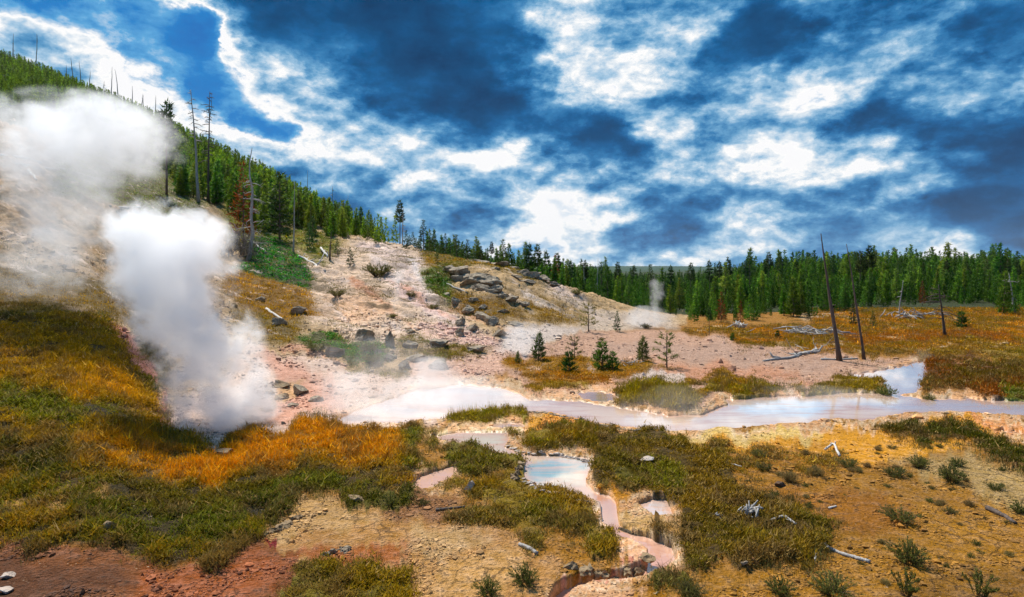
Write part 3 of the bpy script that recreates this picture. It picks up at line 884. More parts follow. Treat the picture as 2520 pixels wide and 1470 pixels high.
def ground_mat():
    m = bpy.data.materials.new('ground_soil')
    m.use_nodes = True
    T = NT(m.node_tree)
    out = T.node('ShaderNodeOutputMaterial')
    p = T.node('ShaderNodeBsdfPrincipled')
    T.link(p.outputs[0], out.inputs[0])
    at_ = T.node('ShaderNodeAttribute', attribute_name='Col')
    wt = T.node('ShaderNodeAttribute', attribute_name='wet').outputs['Fac']
    hl = T.node('ShaderNodeAttribute', attribute_name='hill').outputs['Fac']
    pos = T.node('ShaderNodeNewGeometry').outputs['Position']
    a = T.noise(pos, .55, 6.0, .62)
    b = T.noise(pos, 4.5, 6.0, .68)
    g = T.noise(pos, 26.0, 3.0, .7)
    vor = T.node('ShaderNodeTexVoronoi')
    T.put(vor.inputs['Vector'], pos)
    vor.inputs['Scale'].default_value = 16.0
    vor.inputs['Randomness'].default_value = 1.0
    # streaks running down the hill
    mp = T.node('ShaderNodeMapping')
    mp.inputs['Rotation'].default_value = (0, 0, math.atan2(.55, .83))
    T.link(pos, mp.inputs['Vector'])
    st = T.noise(T.vmath('MULTIPLY', mp.outputs[0], (.22, 1.5, .5)), 1.0, 7.0, .7, .4)
    c = at_.outputs['Color']
    v = T.math('ADD', T.mapr(a.outputs[0], .3, .7, .72, 1.24), T.mapr(b.outputs[0], .32, .68, -.30, .30))
    v = T.math('ADD', v, T.mapr(g.outputs[0], .38, .62, -.24, .24))
    hs = T.node('ShaderNodeHueSaturation')
    T.link(c, hs.inputs['Color'])
    T.link(v, hs.inputs['Value'])
    T.put(hs.inputs['Saturation'], T.mapr(b.outputs[0], .3, .7, 1.12, .85))
    c = hs.outputs[0]
    # dark crumbs of earth and pale chips
    crumb = T.math('MULTIPLY', T.mapr(b.outputs[0], .47, .60, 0, 1, True), T.mapr(vor.outputs['Distance'], .25, .5, 1, 0, True))
    c = T.mixc(T.math('MULTIPLY', crumb, T.mapr(wt, 0, .3, .7, .1)), c, lin((70, 52, 34)))
    c = T.mixc(T.math('MULTIPLY', T.mapr(g.outputs[0], .56, .66, 0, 1, True), T.mapr(wt, 0, .3, .6, .05)), c, lin((76, 56, 38)))
    chip = T.math('MULTIPLY', T.mapr(b.outputs[0], .36, .44, 1, 0, True), T.mapr(g.outputs[0], .58, .66, 0, 1, True))
    c = T.mixc(T.math('MULTIPLY', chip, .5), c, lin((226, 206, 176)))
    sk = T.mapr(st.outputs[0], .5, .64, 0, 1, True)
    c = T.mixc(T.math('MULTIPLY', T.math('MULTIPLY', sk, hl), .75), c, lin((112, 94, 66)))
    sk2 = T.mapr(st.outputs[0], .36, .44, 1, 0, True)
    c = T.mixc(T.math('MULTIPLY', T.math('MULTIPLY', sk2, hl), .65), c, lin((226, 200, 180)))
    ck = T.node('ShaderNodeTexVoronoi', feature='DISTANCE_TO_EDGE')
    T.put(ck.inputs['Vector'], T.vmath('ADD', pos, T.vmath('SCALE', b.outputs['Color'], scale=.25)))
    ck.inputs['Scale'].default_value = 2.6
    cm = T.math('MULTIPLY', T.mapr(ck.outputs['Distance'], .012, .04, 1, 0, True), T.mapr(a.outputs[0], .50, .60, 0, 1, True))
    cm = T.math('MULTIPLY', cm, T.mapr(hl, 0, .3, 1, 0))
    c = T.mixc(T.math('MULTIPLY', cm, .38), c, lin((66, 48, 32)))
    T.link(c, p.inputs['Base Color'])
    T.put(p.inputs['Roughness'], T.mapr(wt, 0, 1, .95, .22))
    T.put(p.inputs['Specular IOR Level'], T.mapr(wt, 0, 1, .2, .5))
    bu = T.node('ShaderNodeBump')
    bu.inputs['Distance'].default_value = .11
    T.put(bu.inputs['Strength'], T.math('MULTIPLY', T.mapr(wt, 0, .6, 1.0, .15), T.mapr(hl, 0, .5, 1.0, .6)))
    h = T.math('ADD', T.math('ADD', b.outputs[0], T.math('MULTIPLY', g.outputs[0], .35)), T.math('MULTIPLY', vor.outputs['Distance'], -.25))
    h = T.math('ADD', h, T.math('MULTIPLY', T.math('MULTIPLY', st.outputs[0], hl), 4.0))
    h = T.math('ADD', h, T.math('MULTIPLY', cm, -.5))
    T.link(h, bu.inputs['Height'])
    T.link(bu.outputs[0], p.inputs['Normal'])
    return m


V = np.stack([XX, YY, Z], -1).reshape(-1, 3)
me = make_mesh('ground', V, quads(NR, NC), ground_mat(), True, col.reshape(-1, 3),
               {'wet': wet.ravel(), 'hill': (hill * (DD < 120)).ravel()})
tag(obj('ground', me), kind='structure')


def water_mat():
    m = bpy.data.materials.new('milky_water')
    m.use_nodes = True
    T = NT(m.node_tree)
    out = T.node('ShaderNodeOutputMaterial')
    p = T.node('ShaderNodeBsdfPrincipled')
    T.link(p.outputs[0], out.inputs[0])
    at_ = T.node('ShaderNodeAttribute', attribute_name='Col')
    pos = T.node('ShaderNodeNewGeometry').outputs['Position']
    n = T.noise(T.vmath('MULTIPLY', pos, (.35, 1.6, 1)), 1.0, 7.0, .68, .9)
    c = T.mixc(T.mapr(n.outputs[0], .46, .62, 0, .75, True), at_.outputs['Color'], lin((214, 168, 142)))
    T.link(c, p.inputs['Base Color'])
    p.inputs['Roughness'].default_value = .05
    p.inputs['Specular IOR Level'].default_value = .5
    p.inputs['Coat Weight'].default_value = 1.0
    p.inputs['Coat Roughness'].default_value = .015
    p.inputs['Coat IOR'].default_value = 1.55
    n2 = T.noise(T.vmath('MULTIPLY', pos, (4.0, 9.0, 1)), 1.0, 3.0, .5)
    bu = T.node('ShaderNodeBump')
    bu.inputs['Strength'].default_value = .12
    bu.inputs['Distance'].default_value = .02
    T.link(n2.outputs[0], bu.inputs['Height'])
    T.link(bu.outputs[0], p.inputs['Normal'])
    return m


wq = np.maximum.reduce([wv[:-1, :-1], wv[1:, :-1], wv[:-1, 1:], wv[1:, 1:]]) > .03
WV = np.stack([XX, YY, np.zeros_like(XX)], -1).reshape(-1, 3)
wc = samp(P_wcol, np.broadcast_to(XS, ZB.shape) + w1 * 30 * wa, YD0 + w2 * 14 * wa).reshape(-1, 3)
qs = quads(NR, NC, wq)
used, inv = np.unique(qs, return_inverse=True)
tag(obj('water', make_mesh('water', WV[used], inv.reshape(-1, 4), water_mat(), True, wc[used])), kind='structure')


# ------------------------------------------------------------------ trees
PINE = leaf_mat('pine_needles', .36, .45)
DRYPINE = leaf_mat('dry_needles', .3, .15)
LEAF = leaf_mat('shrub_leaves', .35, .2)
BARK = wood_mat('pine_bark', lin((70, 54, 42)), lin((118, 96, 78)), 30)
GREYWOOD = wood_mat('weathered_wood', lin((118, 112, 106)), lin((190, 184, 176)), 40)
DARKWOOD = wood_mat('charred_wood', lin((44, 36, 32)), lin((112, 94, 80)), 26)
PALEWOOD = wood_mat('bleached_wood', lin((168, 160, 150)), lin((226, 220, 210)), 40)


def needle_tris(p, dirn, n, ln, wd, rng):
    """n slim triangles round the end of a twig"""
    V = np.empty((n, 3, 3))
    d = dirn[None] * .8 + rng.normal(0, .55, (n, 3)) + np.array([0, 0, .25])
    d /= np.linalg.norm(d, axis=1)[:, None]
    s = np.cross(d, rng.normal(0, 1, (n, 3)))
    s /= np.linalg.norm(s, axis=1)[:, None] + 1e-9
    L = ln * rng.uniform(.7, 1.3, n)[:, None]
    o = p[None] + rng.normal(0, ln * .18, (n, 3))
    V[:, 0] = o - s * wd * .5
    V[:, 1] = o + s * wd * .5
    V[:, 2] = o + d * L
    return V.reshape(-1, 3)


def conifer(seed, H=5.0, R=1.0, base=.06, levels=24, per=6, tufts=4, ntri=3, ln=.34, wd=.13, tilt=.25, power=.85,
            c1=(76, 114, 28), c2=(146, 172, 48), gap=0.0, trunk_r=.07):
    rng = np.random.default_rng(seed)
    V, C = [], []
    tr = MB()
    zs = np.linspace(0, H * .98, 7)
    bend = np.cumsum(rng.normal(0, .012 * H / 6, (7, 2)), 0)
    path = np.column_stack([bend[:, 0], bend[:, 1], zs])
    path[0, :2] = 0
    tr.tube(path, trunk_r * (1 - zs / H) + .012, 7, .08)
    ca, cb = np.array(lin(c1, .85)), np.array(lin(c2, .85))
    for i in range(levels):
        f = (i + rng.uniform(-.3, .3)) / levels
        f = min(max(f, 0), .985)
        z = H * (base + (1 - base) * f)
        r = R * (1 - f) ** (power * 1.15) * rng.uniform(.72, 1.15)
        if f < .12:
            r *= .75 + 2 * f
        ax, ay = np.interp(z, zs, path[:, 0]), np.interp(z, zs, path[:, 1])
        nb = max(3, int(round(per * (1 - .4 * f))))
        a0 = rng.uniform(0, 6.28)
        for k in range(nb):
            if rng.random() < gap:
                continue
            a = a0 + k * 6.283 / nb + rng.normal(0, .25)
            rr = r * rng.uniform(.7, 1.18)
            dr = np.array([math.cos(a), math.sin(a), tilt * rng.uniform(.4, 1.4)])
            col = ca + (cb - ca) * rng.random() ** 1.2
            p0 = np.array([ax, ay, z])
            if rr > .35:
                tr.tube([p0, p0 + dr * rr * .9], [.018, .006], 3)
            nt = max(1, int(round(tufts * min(1, rr / (.55 * R)))))
            for q in range(nt):
                t = .3 + .7 * (q + 1) / nt
                t = t if nt > 1 else rng.uniform(.6, 1)
                V.append(needle_tris(p0 + dr * rr * t, dr, ntri, ln, wd, rng))
                C.append(np.repeat((col * rng.uniform(.85, 1.15))[None], 3 * ntri, 0))
    top = np.array([path[-1, 0], path[-1, 1], H * .97])
    V.append(needle_tris(top, np.array([0, 0, 1.0]), 8, ln * .9, wd * .8, rng))
    C.append(np.repeat(cb[None], 24, 0))
    V, C = np.concatenate(V), np.concatenate(C)
    return V, np.arange(len(V)).reshape(-1, 3), C, tr


def tree_proto(name, label, cat, group=None, mat=PINE, **kw):
    V, F, C, tr = conifer(**kw)
    r = thing(name, label, cat, group=group)
    t = obj('trunk', tr.mesh('trunk', BARK), r)
    c = obj('crown', make_mesh('crown', V, F, mat, False, C), r)
    r['H'] = kw.get('H', 5.0)
    return r, t, c


G_FLAT = 'young pines packed in the forest beyond the flats'
G_HILL = 'young pines covering the hillside'
L_FLAT = 'dense green young pine in the forest wall beyond the meadow and mud flat'
L_HILL = 'dense green young pine in the forest covering the steep hillside'

PROTO = []          # (root, trunk, crown, H)
specs = [dict(R=.85, per=6, levels=26, power=1.0), dict(R=1.0, per=7, levels=24), dict(R=.7, per=6, levels=28, power=.9),
         dict(R=1.15, per=7, levels=22, power=.95, c1=(88, 126, 36), c2=(156, 176, 66)), dict(R=.9, per=5, levels=22, gap=.12, c1=(70, 104, 26), c2=(132, 158, 44)),
         dict(R=.8, per=6, levels=25, power=1.0, c1=(62, 104, 32), c2=(120, 158, 50))]
for i, s in enumerate(specs):
    r, t, c = tree_proto('pine_tree', L_FLAT, 'pine tree', G_FLAT, seed=100 + i, **s)
    PROTO.append((r, t, c, 5.0))
used_proto = set()


def put(proto, name, loc, s, label, group=None, rz=None, tilt=(0, 0), cat=None):
    r0 = proto[0]
    rz = RNG.uniform(0, 6.28) if rz is None else rz
    if r0.name not in used_proto:
        used_proto.add(r0.name)
        r = r0
        r.location, r.scale, r.rotation_euler = loc, (s, s, s), (tilt[0], tilt[1], rz)
    else:
        r = r0.copy()
        COL.objects.link(r)
        r.location, r.scale, r.rotation_euler = loc, (s, s, s), (tilt[0], tilt[1], rz)
        for ch in proto[1:3]:
            c = ch.copy()
            COL.objects.link(c)
            c.parent = r
    r['label'] = label
    if group:
        r['group'] = group
    elif 'group' in r:
        del r['group']
    if cat:
        r['category'] = cat
    return r


# ---- candidate forest trees
def inpoly(poly, x, y):
    p = np.asarray(poly, float)
    q = np.roll(p, -1, 0)
    ins = np.zeros(np.shape(x), bool)
    for (ax, ay), (bx, by) in zip(p, q):
        c = (ay > y) != (by > y)
        if by != ay:
            ins ^= c & (x < (bx - ax) * (y - ay) / (by - ay) + ax)
    return ins


def cand(n, u0, u1, d0, d1, rng):
    u = rng.uniform(u0, u1, n)
    d = np.sqrt(rng.uniform(d0 ** 2, d1 ** 2, n))
    fi, fj = idx_d(d), idx_x(CX + FP * u)
    z = grid(Z, fi, fj)
    xd, yd = CX + FP * u, HY - FP * (z - EYE) / d
    return u, d, z, xd, yd, fi, fj


frng = np.random.default_rng(5)
# hillside: everything above this line on the hill
u, d, z, xd, yd, fi, fj = cand(22000, -1.0, -.06, 62, 400, frng)
line = np.interp(xd, [-300, 0, 150, 260, 400, 440, 500, 560, 640, 700, 760, 830, 920, 1000, 1060, 1160], [230, 262, 268, 300, 410, 486, 498, 520, 585, 560, 572, 588, 592, 600, 604, 618])
keepH = (yd < line + fbm(u * 60, d * .1, 3, 71) * 24 - 12) & (z > 5)
hill_t = np.column_stack([u, d, z, xd, yd, frng.uniform(3.4, 6.4, len(u)) * np.interp(xd, [700, 860, 960], [1, .8, .6]), np.ones(len(u))])[keepH]
# flats
u, d, z, xd, yd, fi, fj = cand(60000, -.14, 1.0, 46, 420, frng)
front = np.interp(xd, [1000, 1260, 1440, 1560, 1640, 1700, 1780, 1900, 1990, 2020, 2120, 2200, 2300, 2440, 2480, 2520, 2800], [84, 72, 66, 68, 60, 53, 50, 49, 50, 60, 66, 68, 70, 70, 56, 52, 50])
keepF = (d > front + fbm(u * 40, d * .08, 3, 77) * 8 - 3) & (z < 8)
hh = np.exp(frng.normal(-.16, .30, len(u))) * np.interp(d, [45, 60, 80, 110, 160, 250], [2.3, 2.9, 3.5, 4.4, 5.0, 6.0])
hh *= 1 + .12 * (fbm(u * 14, d * .05, 2, 79) - .5) * 2
hh *= .83
hh *= 1 - .36 * sstep(1440, 1520, xd) * sstep(1860, 1780, xd) * sstep(70, 100, d)
flat_t = np.column_stack([u, d, z, xd, yd, hh, np.zeros(len(u))])[keepF]
T_ALL = np.vstack([hill_t, flat_t])
T_ALL = T_ALL[np.argsort(T_ALL[:, 1])]
# thin out so that neighbours do not stand in one another, and drop what nothing of can be seen
cell, sky, chosen = {}, np.full(700, 2000.0), []
for t in T_ALL:
    u, d, z, xd, yd, h, kind = t
    x = u * d
    g = (1.4 if d < 85 else (1.5 if d < 130 else (1.7 if d < 220 else 2.2))) * (.85 if kind else 1)
    key = (int(x / g), int(d / g), g)
    if kind < .5 and vnoise(np.array([x / 5.0]), np.array([d / 6.0]), 151)[0] < .27:
        continue
    if key in cell:
        continue
    top = yd - FP * h / d
    j0 = int(np.clip((xd + 200) / 4.5, 0, 698))
    land = CUM[min(int(idx_d(d * .97)), NR - 1), int(np.clip(idx_x(xd), 0, NC - 1))]
    w = max(1, int(.55 * h * .2 * FP / d / 4.5))
    seg = sky[max(0, j0 - w):j0 + w + 1].max()
    if top > min(seg, 3000) - 2.0 or top > land - 3 or xd < -190 or xd > 2700:
        continue
    cell[key] = 1
    for j in range(max(0, j0 - w), min(700, j0 + w + 1)):
        off = abs(j - j0) / max(w, 1)
        sky[j] = min(sky[j], top + off * (yd - top) * .6)
    chosen.append(t)
T_ALL = np.array(chosen)
vis = (T_ALL[:, 3] > -20) & (T_ALL[:, 3] < 2540)
size = T_ALL[:, 5] / T_ALL[:, 1] * vis
order = np.argsort(-size)
n_ind = 0
rest = []
for k in order:
    u, d, z, xd, yd, h, kind = T_ALL[k]
    if n_ind < 240 and vis[k]:
        i = frng.integers(0, len(PROTO))
        put(PROTO[i], 'pine_tree', (u * d, d, z - .05), h / 5.0, L_HILL if kind else L_FLAT, G_HILL if kind else G_FLAT,
            tilt=tuple(frng.normal(0, .025, 2)))
        n_ind += 1
    else:
        rest.append(k)
REST = T_ALL[rest]
print('forest: individuals', n_ind, 'in the mass', len(REST))


def mass_forest(name, rows):
    """the far trees as one object: slim cones of loose needle tufts"""
    protos = []
    for i in range(5):
        protos.append(conifer(seed=300 + i, H=5, R=(.8, .95, .65, 1.05, .85)[i], levels=18, per=5, tufts=2, ntri=2, ln=.44, wd=.22, power=1.0,
                              c1=((76, 116, 26), (88, 122, 28), (66, 108, 28), (92, 118, 30), (78, 110, 24))[i], c2=(152, 174, 48))[:3])
    VV, CC = [], []
    for u, d, z, xd, yd, h, kind in rows:
        V, F, C = protos[frng.integers(0, 5)]
        a = frng.uniform(0, 6.28)
        s = h / 5
        w = s * frng.uniform(.75, 1.1)
        X = np.column_stack([(V[:, 0] * math.cos(a) - V[:, 1] * math.sin(a)) * w + u * d,
                             (V[:, 0] * math.sin(a) + V[:, 1] * math.cos(a)) * w + d, V[:, 2] * s + z - .1])
        VV.append(X)
        g = frng.normal(0, .05)
        CC.append(C * (np.array([.92, 1.14, .8]) if kind else 1) * frng.choice([.45, .6, .8, 1.0, 1.25]) * frng.uniform(.85, 1.15) * np.array([1 + g, 1, 1 - g]))
    V = np.concatenate(VV)
    me = make_mesh(name, V, np.arange(len(V)).reshape(-1, 3), PINE, False, np.clip(np.concatenate(CC), 0, 1))
    return tag(obj(name, me), kind='stuff')


mass_forest('hillside_forest', REST[REST[:, 6] > .5])
mass_forest('forest', REST[REST[:, 6] < .5])

# ---- trees that stand out
TALL = tree_proto('tall_pine', 'tall', 'pine tree', seed=201, H=9.0, R=1.1, base=.42, levels=15, per=5, tufts=4, ntri=6, ln=.42, wd=.15, gap=.18, power=.55, c1=(44, 66, 30), c2=(84, 104, 44), trunk_r=.11)
TALL2 = tree_proto('tall_pine', 'tall', 'pine tree', seed=207, H=9.0, R=.9, base=.55, levels=11, per=5, tufts=3, ntri=6, ln=.44, wd=.16, gap=.2, power=.45, c1=(44, 66, 30), c2=(84, 104, 44), trunk_r=.11)
EDGE = tree_proto('pine_tree', 'edge', 'pine tree', seed=211, H=5.0, R=1.15, base=.08, levels=16, per=5, tufts=3, ntri=4, ln=.36, wd=.12, gap=.15, c1=(44, 70, 30), c2=(90, 112, 44))
RED = tree_proto('dead_pine', 'rust red dead pine standing in the green hillside forest', 'dead tree', mat=DRYPINE, seed=214, H=7.0, R=1.2, base=.1, levels=22, per=5, tufts=3, ntri=3, ln=.36, wd=.11, gap=.1, c1=(110, 48, 22), c2=(160, 84, 36))
SAP = tree_proto('pine_sapling', 'sapling', 'young tree', seed=220, H=1.6, R=.42, base=.05, levels=13, per=6, tufts=3, ntri=5, ln=.17, wd=.05, tilt=.7, power=.8, c1=(96, 116, 52), c2=(150, 160, 80), trunk_r=.03)
SAP2 = tree_proto('pine_sapling', 'sapling', 'young tree', seed=222, H=1.6, R=.62, base=.0, levels=10, per=7, tufts=4, ntri=5, ln=.2, wd=.055, tilt=.55, power=.6, c1=(50, 84, 26), c2=(104, 128, 36), trunk_r=.03)
THIN = tree_proto('pine_sapling', 'sapling', 'young tree', seed=228, H=2.2, R=.85, base=.2, levels=7, per=3, tufts=3, ntri=7, ln=.22, wd=.055, tilt=.35, power=.4, gap=.2, c1=(120, 122, 56), c2=(160, 156, 84), trunk_r=.035)


def stand(proto, name, xd, yb, yt, label, group=None, dmin=0, tilt=(0, 0), dist=None, cat=None, hm=None):
    """set a tree with its foot and tip where they were surveyed"""
    if dist is None:
        p = at(xd, yb, dmin)
    else:
        x = (xd - CX) / FP * dist
        p = Vector((x, dist, ground_z(x, dist)))
    ht = hm if hm else (EYE + (HY - yt) * p.y / FP) - p.z
    return put(proto, name, p - Vector((0, 0, .05)), ht / proto[0]['H'], label, group, tilt=tilt, cat=cat)


stand(TALL, 'tall_pine', 410, 478, 246, 'tall sparse living pine at the edge of the steam above the bare slope')
stand(TALL2, 'tall_pine', 984, 592, 492, 'lone tall ragged pine on the skyline above the bare slope')
stand(RED, 'dead_pine', 600, 520, 396, 'rust red dead pine standing in the green hillside forest', dist=66)
for x, yt, dd, lb in [(1774, 716, 51, 'rust brown dying pine among the green trees behind the pale strip'), (1822, 738, 50, 'short rust brown pine just right of the taller rusty one'),
                      (2270, 690, 69, 'brownish dying pine in the forest front near the grey branched snag'), (1366, 626, 80, 'small rusty pine low on the skyline behind the hummock crest')]:
    stand(RED, 'dead_pine', x, 0, yt, lb, dist=dd)
for k_, (x, yt) in enumerate([(1000, 566), (1008, 578), (1016, 570), (1024, 584), (1032, 580), (1056, 584), (1082, 592), (1110, 596), (1136, 602), (1166, 606), (1196, 612), (1224, 616)]):
    stand(EDGE, 'pine_tree', x, 0, yt, 'small dark pine filling the gaps along the crest', 'small pines along the crest', dist=68 + 4 * (k_ % 3))
for x, yb, yt, lb in [(1042, 600, 540, 'largest dark pine on the rocky crest, round crown'),
                      (1068, 606, 566, 'small pine on the crest just right of the largest crest pine'),
                      (1096, 612, 574, 'middle-sized dark pine on the crest above the mossy bank'),
                      (1123, 615, 576, 'slim dark pine on the crest between two broader ones'),
                      (1150, 622, 588, 'broad short pine on the crest at the head of the rock ledge'),
                      (1184, 628, 605, 'smallest pine on the crest behind the rock ledge'),
                      (1210, 632, 594, 'tuft-topped pine behind the crest rocks'),
                      (1238, 636, 588, 'tall pointed pine behind the crest rocks')]:
    stand(EDGE if x != 1210 else TALL2, 'pine_tree', x, yb, yt, lb, dist=70)
# trees rising out of the forest top
emg = [(1302, 598, 80), (1322, 600, 84), (1845, 620, 120), (1835, 640, 118), (1892, 620, 128), (1918, 622, 130), (1924, 632, 120), (1792, 632, 110), (1990, 634, 130), (1746, 640, 112),
       (1880, 640, 116), (2210, 640, 96), (2270, 644, 110), (2330, 636, 90), (2380, 642, 104), (2480, 634, 84), (1960, 640, 100), (1600, 650, 120), (1345, 616, 82), (1520, 644, 110), (2075, 640, 120), (1770, 642, 90), (2505, 640, 96), (2170, 642, 100), (1650, 652, 100), (1440, 640, 96), (1480, 644, 100), (1560, 652, 104), (1372, 622, 84), (2430, 638, 100), (1405, 640, 90), (1700, 646, 110)]
for i, (x, yt, dd) in enumerate(emg):
    stand((TALL, TALL2, EDGE)[i % 3], 'tall_pine', x, 0, yt, 'tall thin-crowned pine rising above the forest top', 'emergent pines over the forest', dist=dd, cat='pine tree')
stand(TALL2, 'tall_pine', 2050, 0, 634, 'bushy-topped tall pine on the forest top between the two bare snags', dist=100)
stand(TALL2, 'tall_pine', 2117, 0, 617, 'round-topped tall pine just right of the thinner bare snag', dist=84)
stand(TALL2, 'tall_pine', 2139, 0, 603, 'tallest long-trunked pine over the forest, right of the two snags', dist=84)
# front trees
for x, yb, yt, lb, pr in [(1745, 826, 752, 'small pine on a bare stem at the edge of the orange meadow', TALL2),
                          (1448, 816, 742, 'slim half-bare pine at the foot of the hummock', THIN),
                          (1519, 816, 764, 'short pine beside pale hot ground at the hummock foot', EDGE),
                          (2100, 800, 745, 'broad dark pine on the meadow behind the thinner snag', EDGE),
                          (2366, 806, 766, 'round bushy little pine on the meadow by the grey branched snag', SAP2),
                          (1914, 832, 812, 'tiny bright green pine in the orange meadow', SAP2),
                          (1803, 838, 818, 'tiny dark pine at the meadow rim near the mud flat', SAP2),
                          (2148, 806, 764, 'small pointed pine standing alone on the meadow', EDGE)]:
    stand(pr, 'pine_tree', x, yb, yt, lb, cat='pine tree')
for x, yb, yt, lb, pr in [(1326, 886, 816, 'grey-green conical sapling at the left end of the sapling island', SAP),
                          (1274, 894, 862, 'small pale sapling half veiled by steam', SAP),
                          (1482, 908, 838, 'densest dark green sapling on the island', SAP2),
                          (1508, 908, 862, 'low sapling leaning over driftwood beside the dense dark one', SAP2),
                          (1414, 884, 824, 'leaning bushy sapling with yellow-green branch ends on the island', THIN),
                          (1400, 916, 862, 'low spreading green bush with reddish twigs on the island', SAP2),
                          (1582, 890, 824, 'slim conical sapling in the middle of the island', SAP),
                          (1641, 905, 812, 'thin yellowish sapling with a bare stem and open branches', THIN)]:
    stand(pr, 'pine_sapling', x, yb, yt, lb)
# small pines dotted on the hill
for x, yb, yt, lb in [(862, 655, 606, 'small pine on the bare slope under the forest edge'),
                      (830, 628, 586, 'dark little pine at the edge of the bare slope'),
                      (905, 592, 560, 'dark pine at the top edge of the bare slope'),
                      (762, 610, 548, 'dark pine above the yellow grass bank'),
                      (1075, 645, 612, 'dark pine on the mossy bank below the crest'),
                      (676, 560, 470, 'dark pine at the foot of the hillside forest right of the bent snag'),
                      (688, 590, 420, 'tall dark spire of a pine at the forest edge'),
                      (770, 600, 530, 'dark spire pine left of the bare slope'),
                      (925, 600, 566, 'yellow-green pine at the crest of the bare slope'),
                      (455, 480, 420, 'pale young pine in front of the grey dead trees')]:
    stand(EDGE, 'pine_tree', x, yb, yt, lb)


# ------------------------------------------------------------------ dead trees, logs, driftwood
def snag(name, xd, yb, yt, label, mat, r0=.14, lean=0.0, branches=0, blen=.9, bz=(.3, .95), group=None, dist=None, droop=-.2, seed=1, crook=.01, cat='dead tree', fork=False):
    rng = np.random.default_rng(seed)
    if dist is None:
        p = at(xd, yb)
    else:
        x = (xd - CX) / FP * dist
        p = Vector((x, dist, ground_z(x, dist)))
    H = EYE + (HY - yt) * p.y / FP - p.z
    r = thing(name, label, cat, p - Vector((0, 0, .08)), group=group)
    zs = np.linspace(0, H + .08, 9)
    off = np.cumsum(rng.normal(0, crook * H, (9, 2)), 0) * .5
    off -= off[0]
    path = np.column_stack([lean * (zs / H) + off[:, 0], off[:, 1], zs])
    rad = r0 * (1 - .82 * zs / (H + .08))
    rad[0] *= 1.35
    tm = MB()
    tm.tube(path, rad, 8, .1)
    if fork:
        q = path[6]
        tm.tube([q, q + np.array([.25, .05, H * .10]), q + np.array([.32, .05, H * .24])], [rad[6] * .8, rad[6] * .6, .015], 6)
    if branches:
        bm = tm if branches <= 8 else MB()
        bk = max(.02 * min(1, blen), .0006 * p.y)
        for k in range(branches):
            f = rng.uniform(*bz)
            z = f * H
            q = np.array([np.interp(z, zs, path[:, 0]), np.interp(z, zs, path[:, 1]), z])
            a = rng.uniform(0, 6.28)
            L = blen * rng.uniform(.4, 1.1) * (1.15 - .6 * f)
            dr = np.array([math.cos(a), math.sin(a), droop * rng.uniform(-.6, 1.5)])
            m1 = q + dr * L * .5 + np.array([0, 0, .04 * L])
            m2 = q + dr * L + np.array([0, 0, -.14 * L * rng.uniform(-.5, 1.5)])
            bm.tube([q, m1, m2], [bk * 1.2, bk, bk * .5], 4)
            for _ in range(2):
                e = m1 + (m2 - m1) * rng.random()
                bm.tube([e, e + rng.normal(0, .2 * L, 3)], [bk * .6, bk * .4], 3)
        if bm is not tm:
            obj('branches', bm.mesh('branches', mat), r)
    obj('trunk', tm.mesh('trunk', mat), r)
    return r


snag('dead_tree', 2066, 888, 575, 'tallest charred leaning snag standing on the mud flat beside the fallen branch', DARKWOOD, .115, -.85, 7, .5, (.05, .55), seed=3, crook=.004)
snag('dead_tree', 2127, 885, 600, 'thinner leaning bare snag, right of the charred one on the mud flat', DARKWOOD, .075, -.78, 8, .12, (.2, .9), seed=4, crook=.004)
snag('dead_tree', 2326, 826, 700, 'dark snag with drooping pale branches in the orange meadow', DARKWOOD, .10, -.45, 16, 1.5, (.35, .95), seed=5, droop=-.3)
snag('dead_tree', 2498, 770, 672, 'pale grey branched snag against the dark forest', GREYWOOD, .1, -.5, 12, 1.1, (.2, .95), seed=6)
snag('dead_tree', 2212, 775, 690, 'weathered half-fallen snag at the forest edge above the log pile', GREYWOOD, .07, .5, 4, .5, seed=8)
snag('dead_tree', 489, 496, 222, 'pale-trunked dead tree with a broken branchy top above the steam', GREYWOOD, .20, -.9, 30, 1.6, (.55, 1.0), seed=10, crook=.008)
snag('dead_tree', 512, 498, 226, 'dark twin-stemmed dead tree right of the pale-trunked one', DARKWOOD, .18, .1, 46, 1.5, (.35, 1.0), seed=11, crook=.005, fork=True)
snag('dead_tree', 612, 640, 362, 'crooked grey dead tree with a bent top and curling branches', GREYWOOD, .19, .2, 26, 1.5, (.1, .75), seed=12, crook=.03)
snag('dead_tree', 722, 622, 446, 'straight thin grey snag rising from the bright green bank', GREYWOOD, .09, .05, 5, .3, seed=13, crook=.004)
snag('dead_tree', 812, 640, 570, 'short dark broken snag at the edge of the bare slope', DARKWOOD, .10, .1, 4, .4, seed=14)
snag('dead_tree', 990, 596, 510, 'dead spar beside the lone ragged skyline pine', GREYWOOD, .1, .1, 8, .5, seed=15)
sk = [(32, 82, 140, -.2), (88, 84, 160, .1), (165, 160, 195, -.3), (182, 142, 208, -1.6), (200, 150, 214, -1.2), (218, 176, 222, .7), (172, 190, 235, .2), (274, 165, 244, .6), (293, 170, 254, -2.0),
      (256, 200, 240, 0), (326, 212, 268, .2), (345, 235, 278, 1.5), (354, 232, 282, -.5), (382, 235, 298, .5), (756, 420, 470, 0), (818, 458, 500, .1), (850, 480, 515, .6), (648, 388, 425, 0), (1436, 640, 668, 0), (1470, 636, 668, 0)]
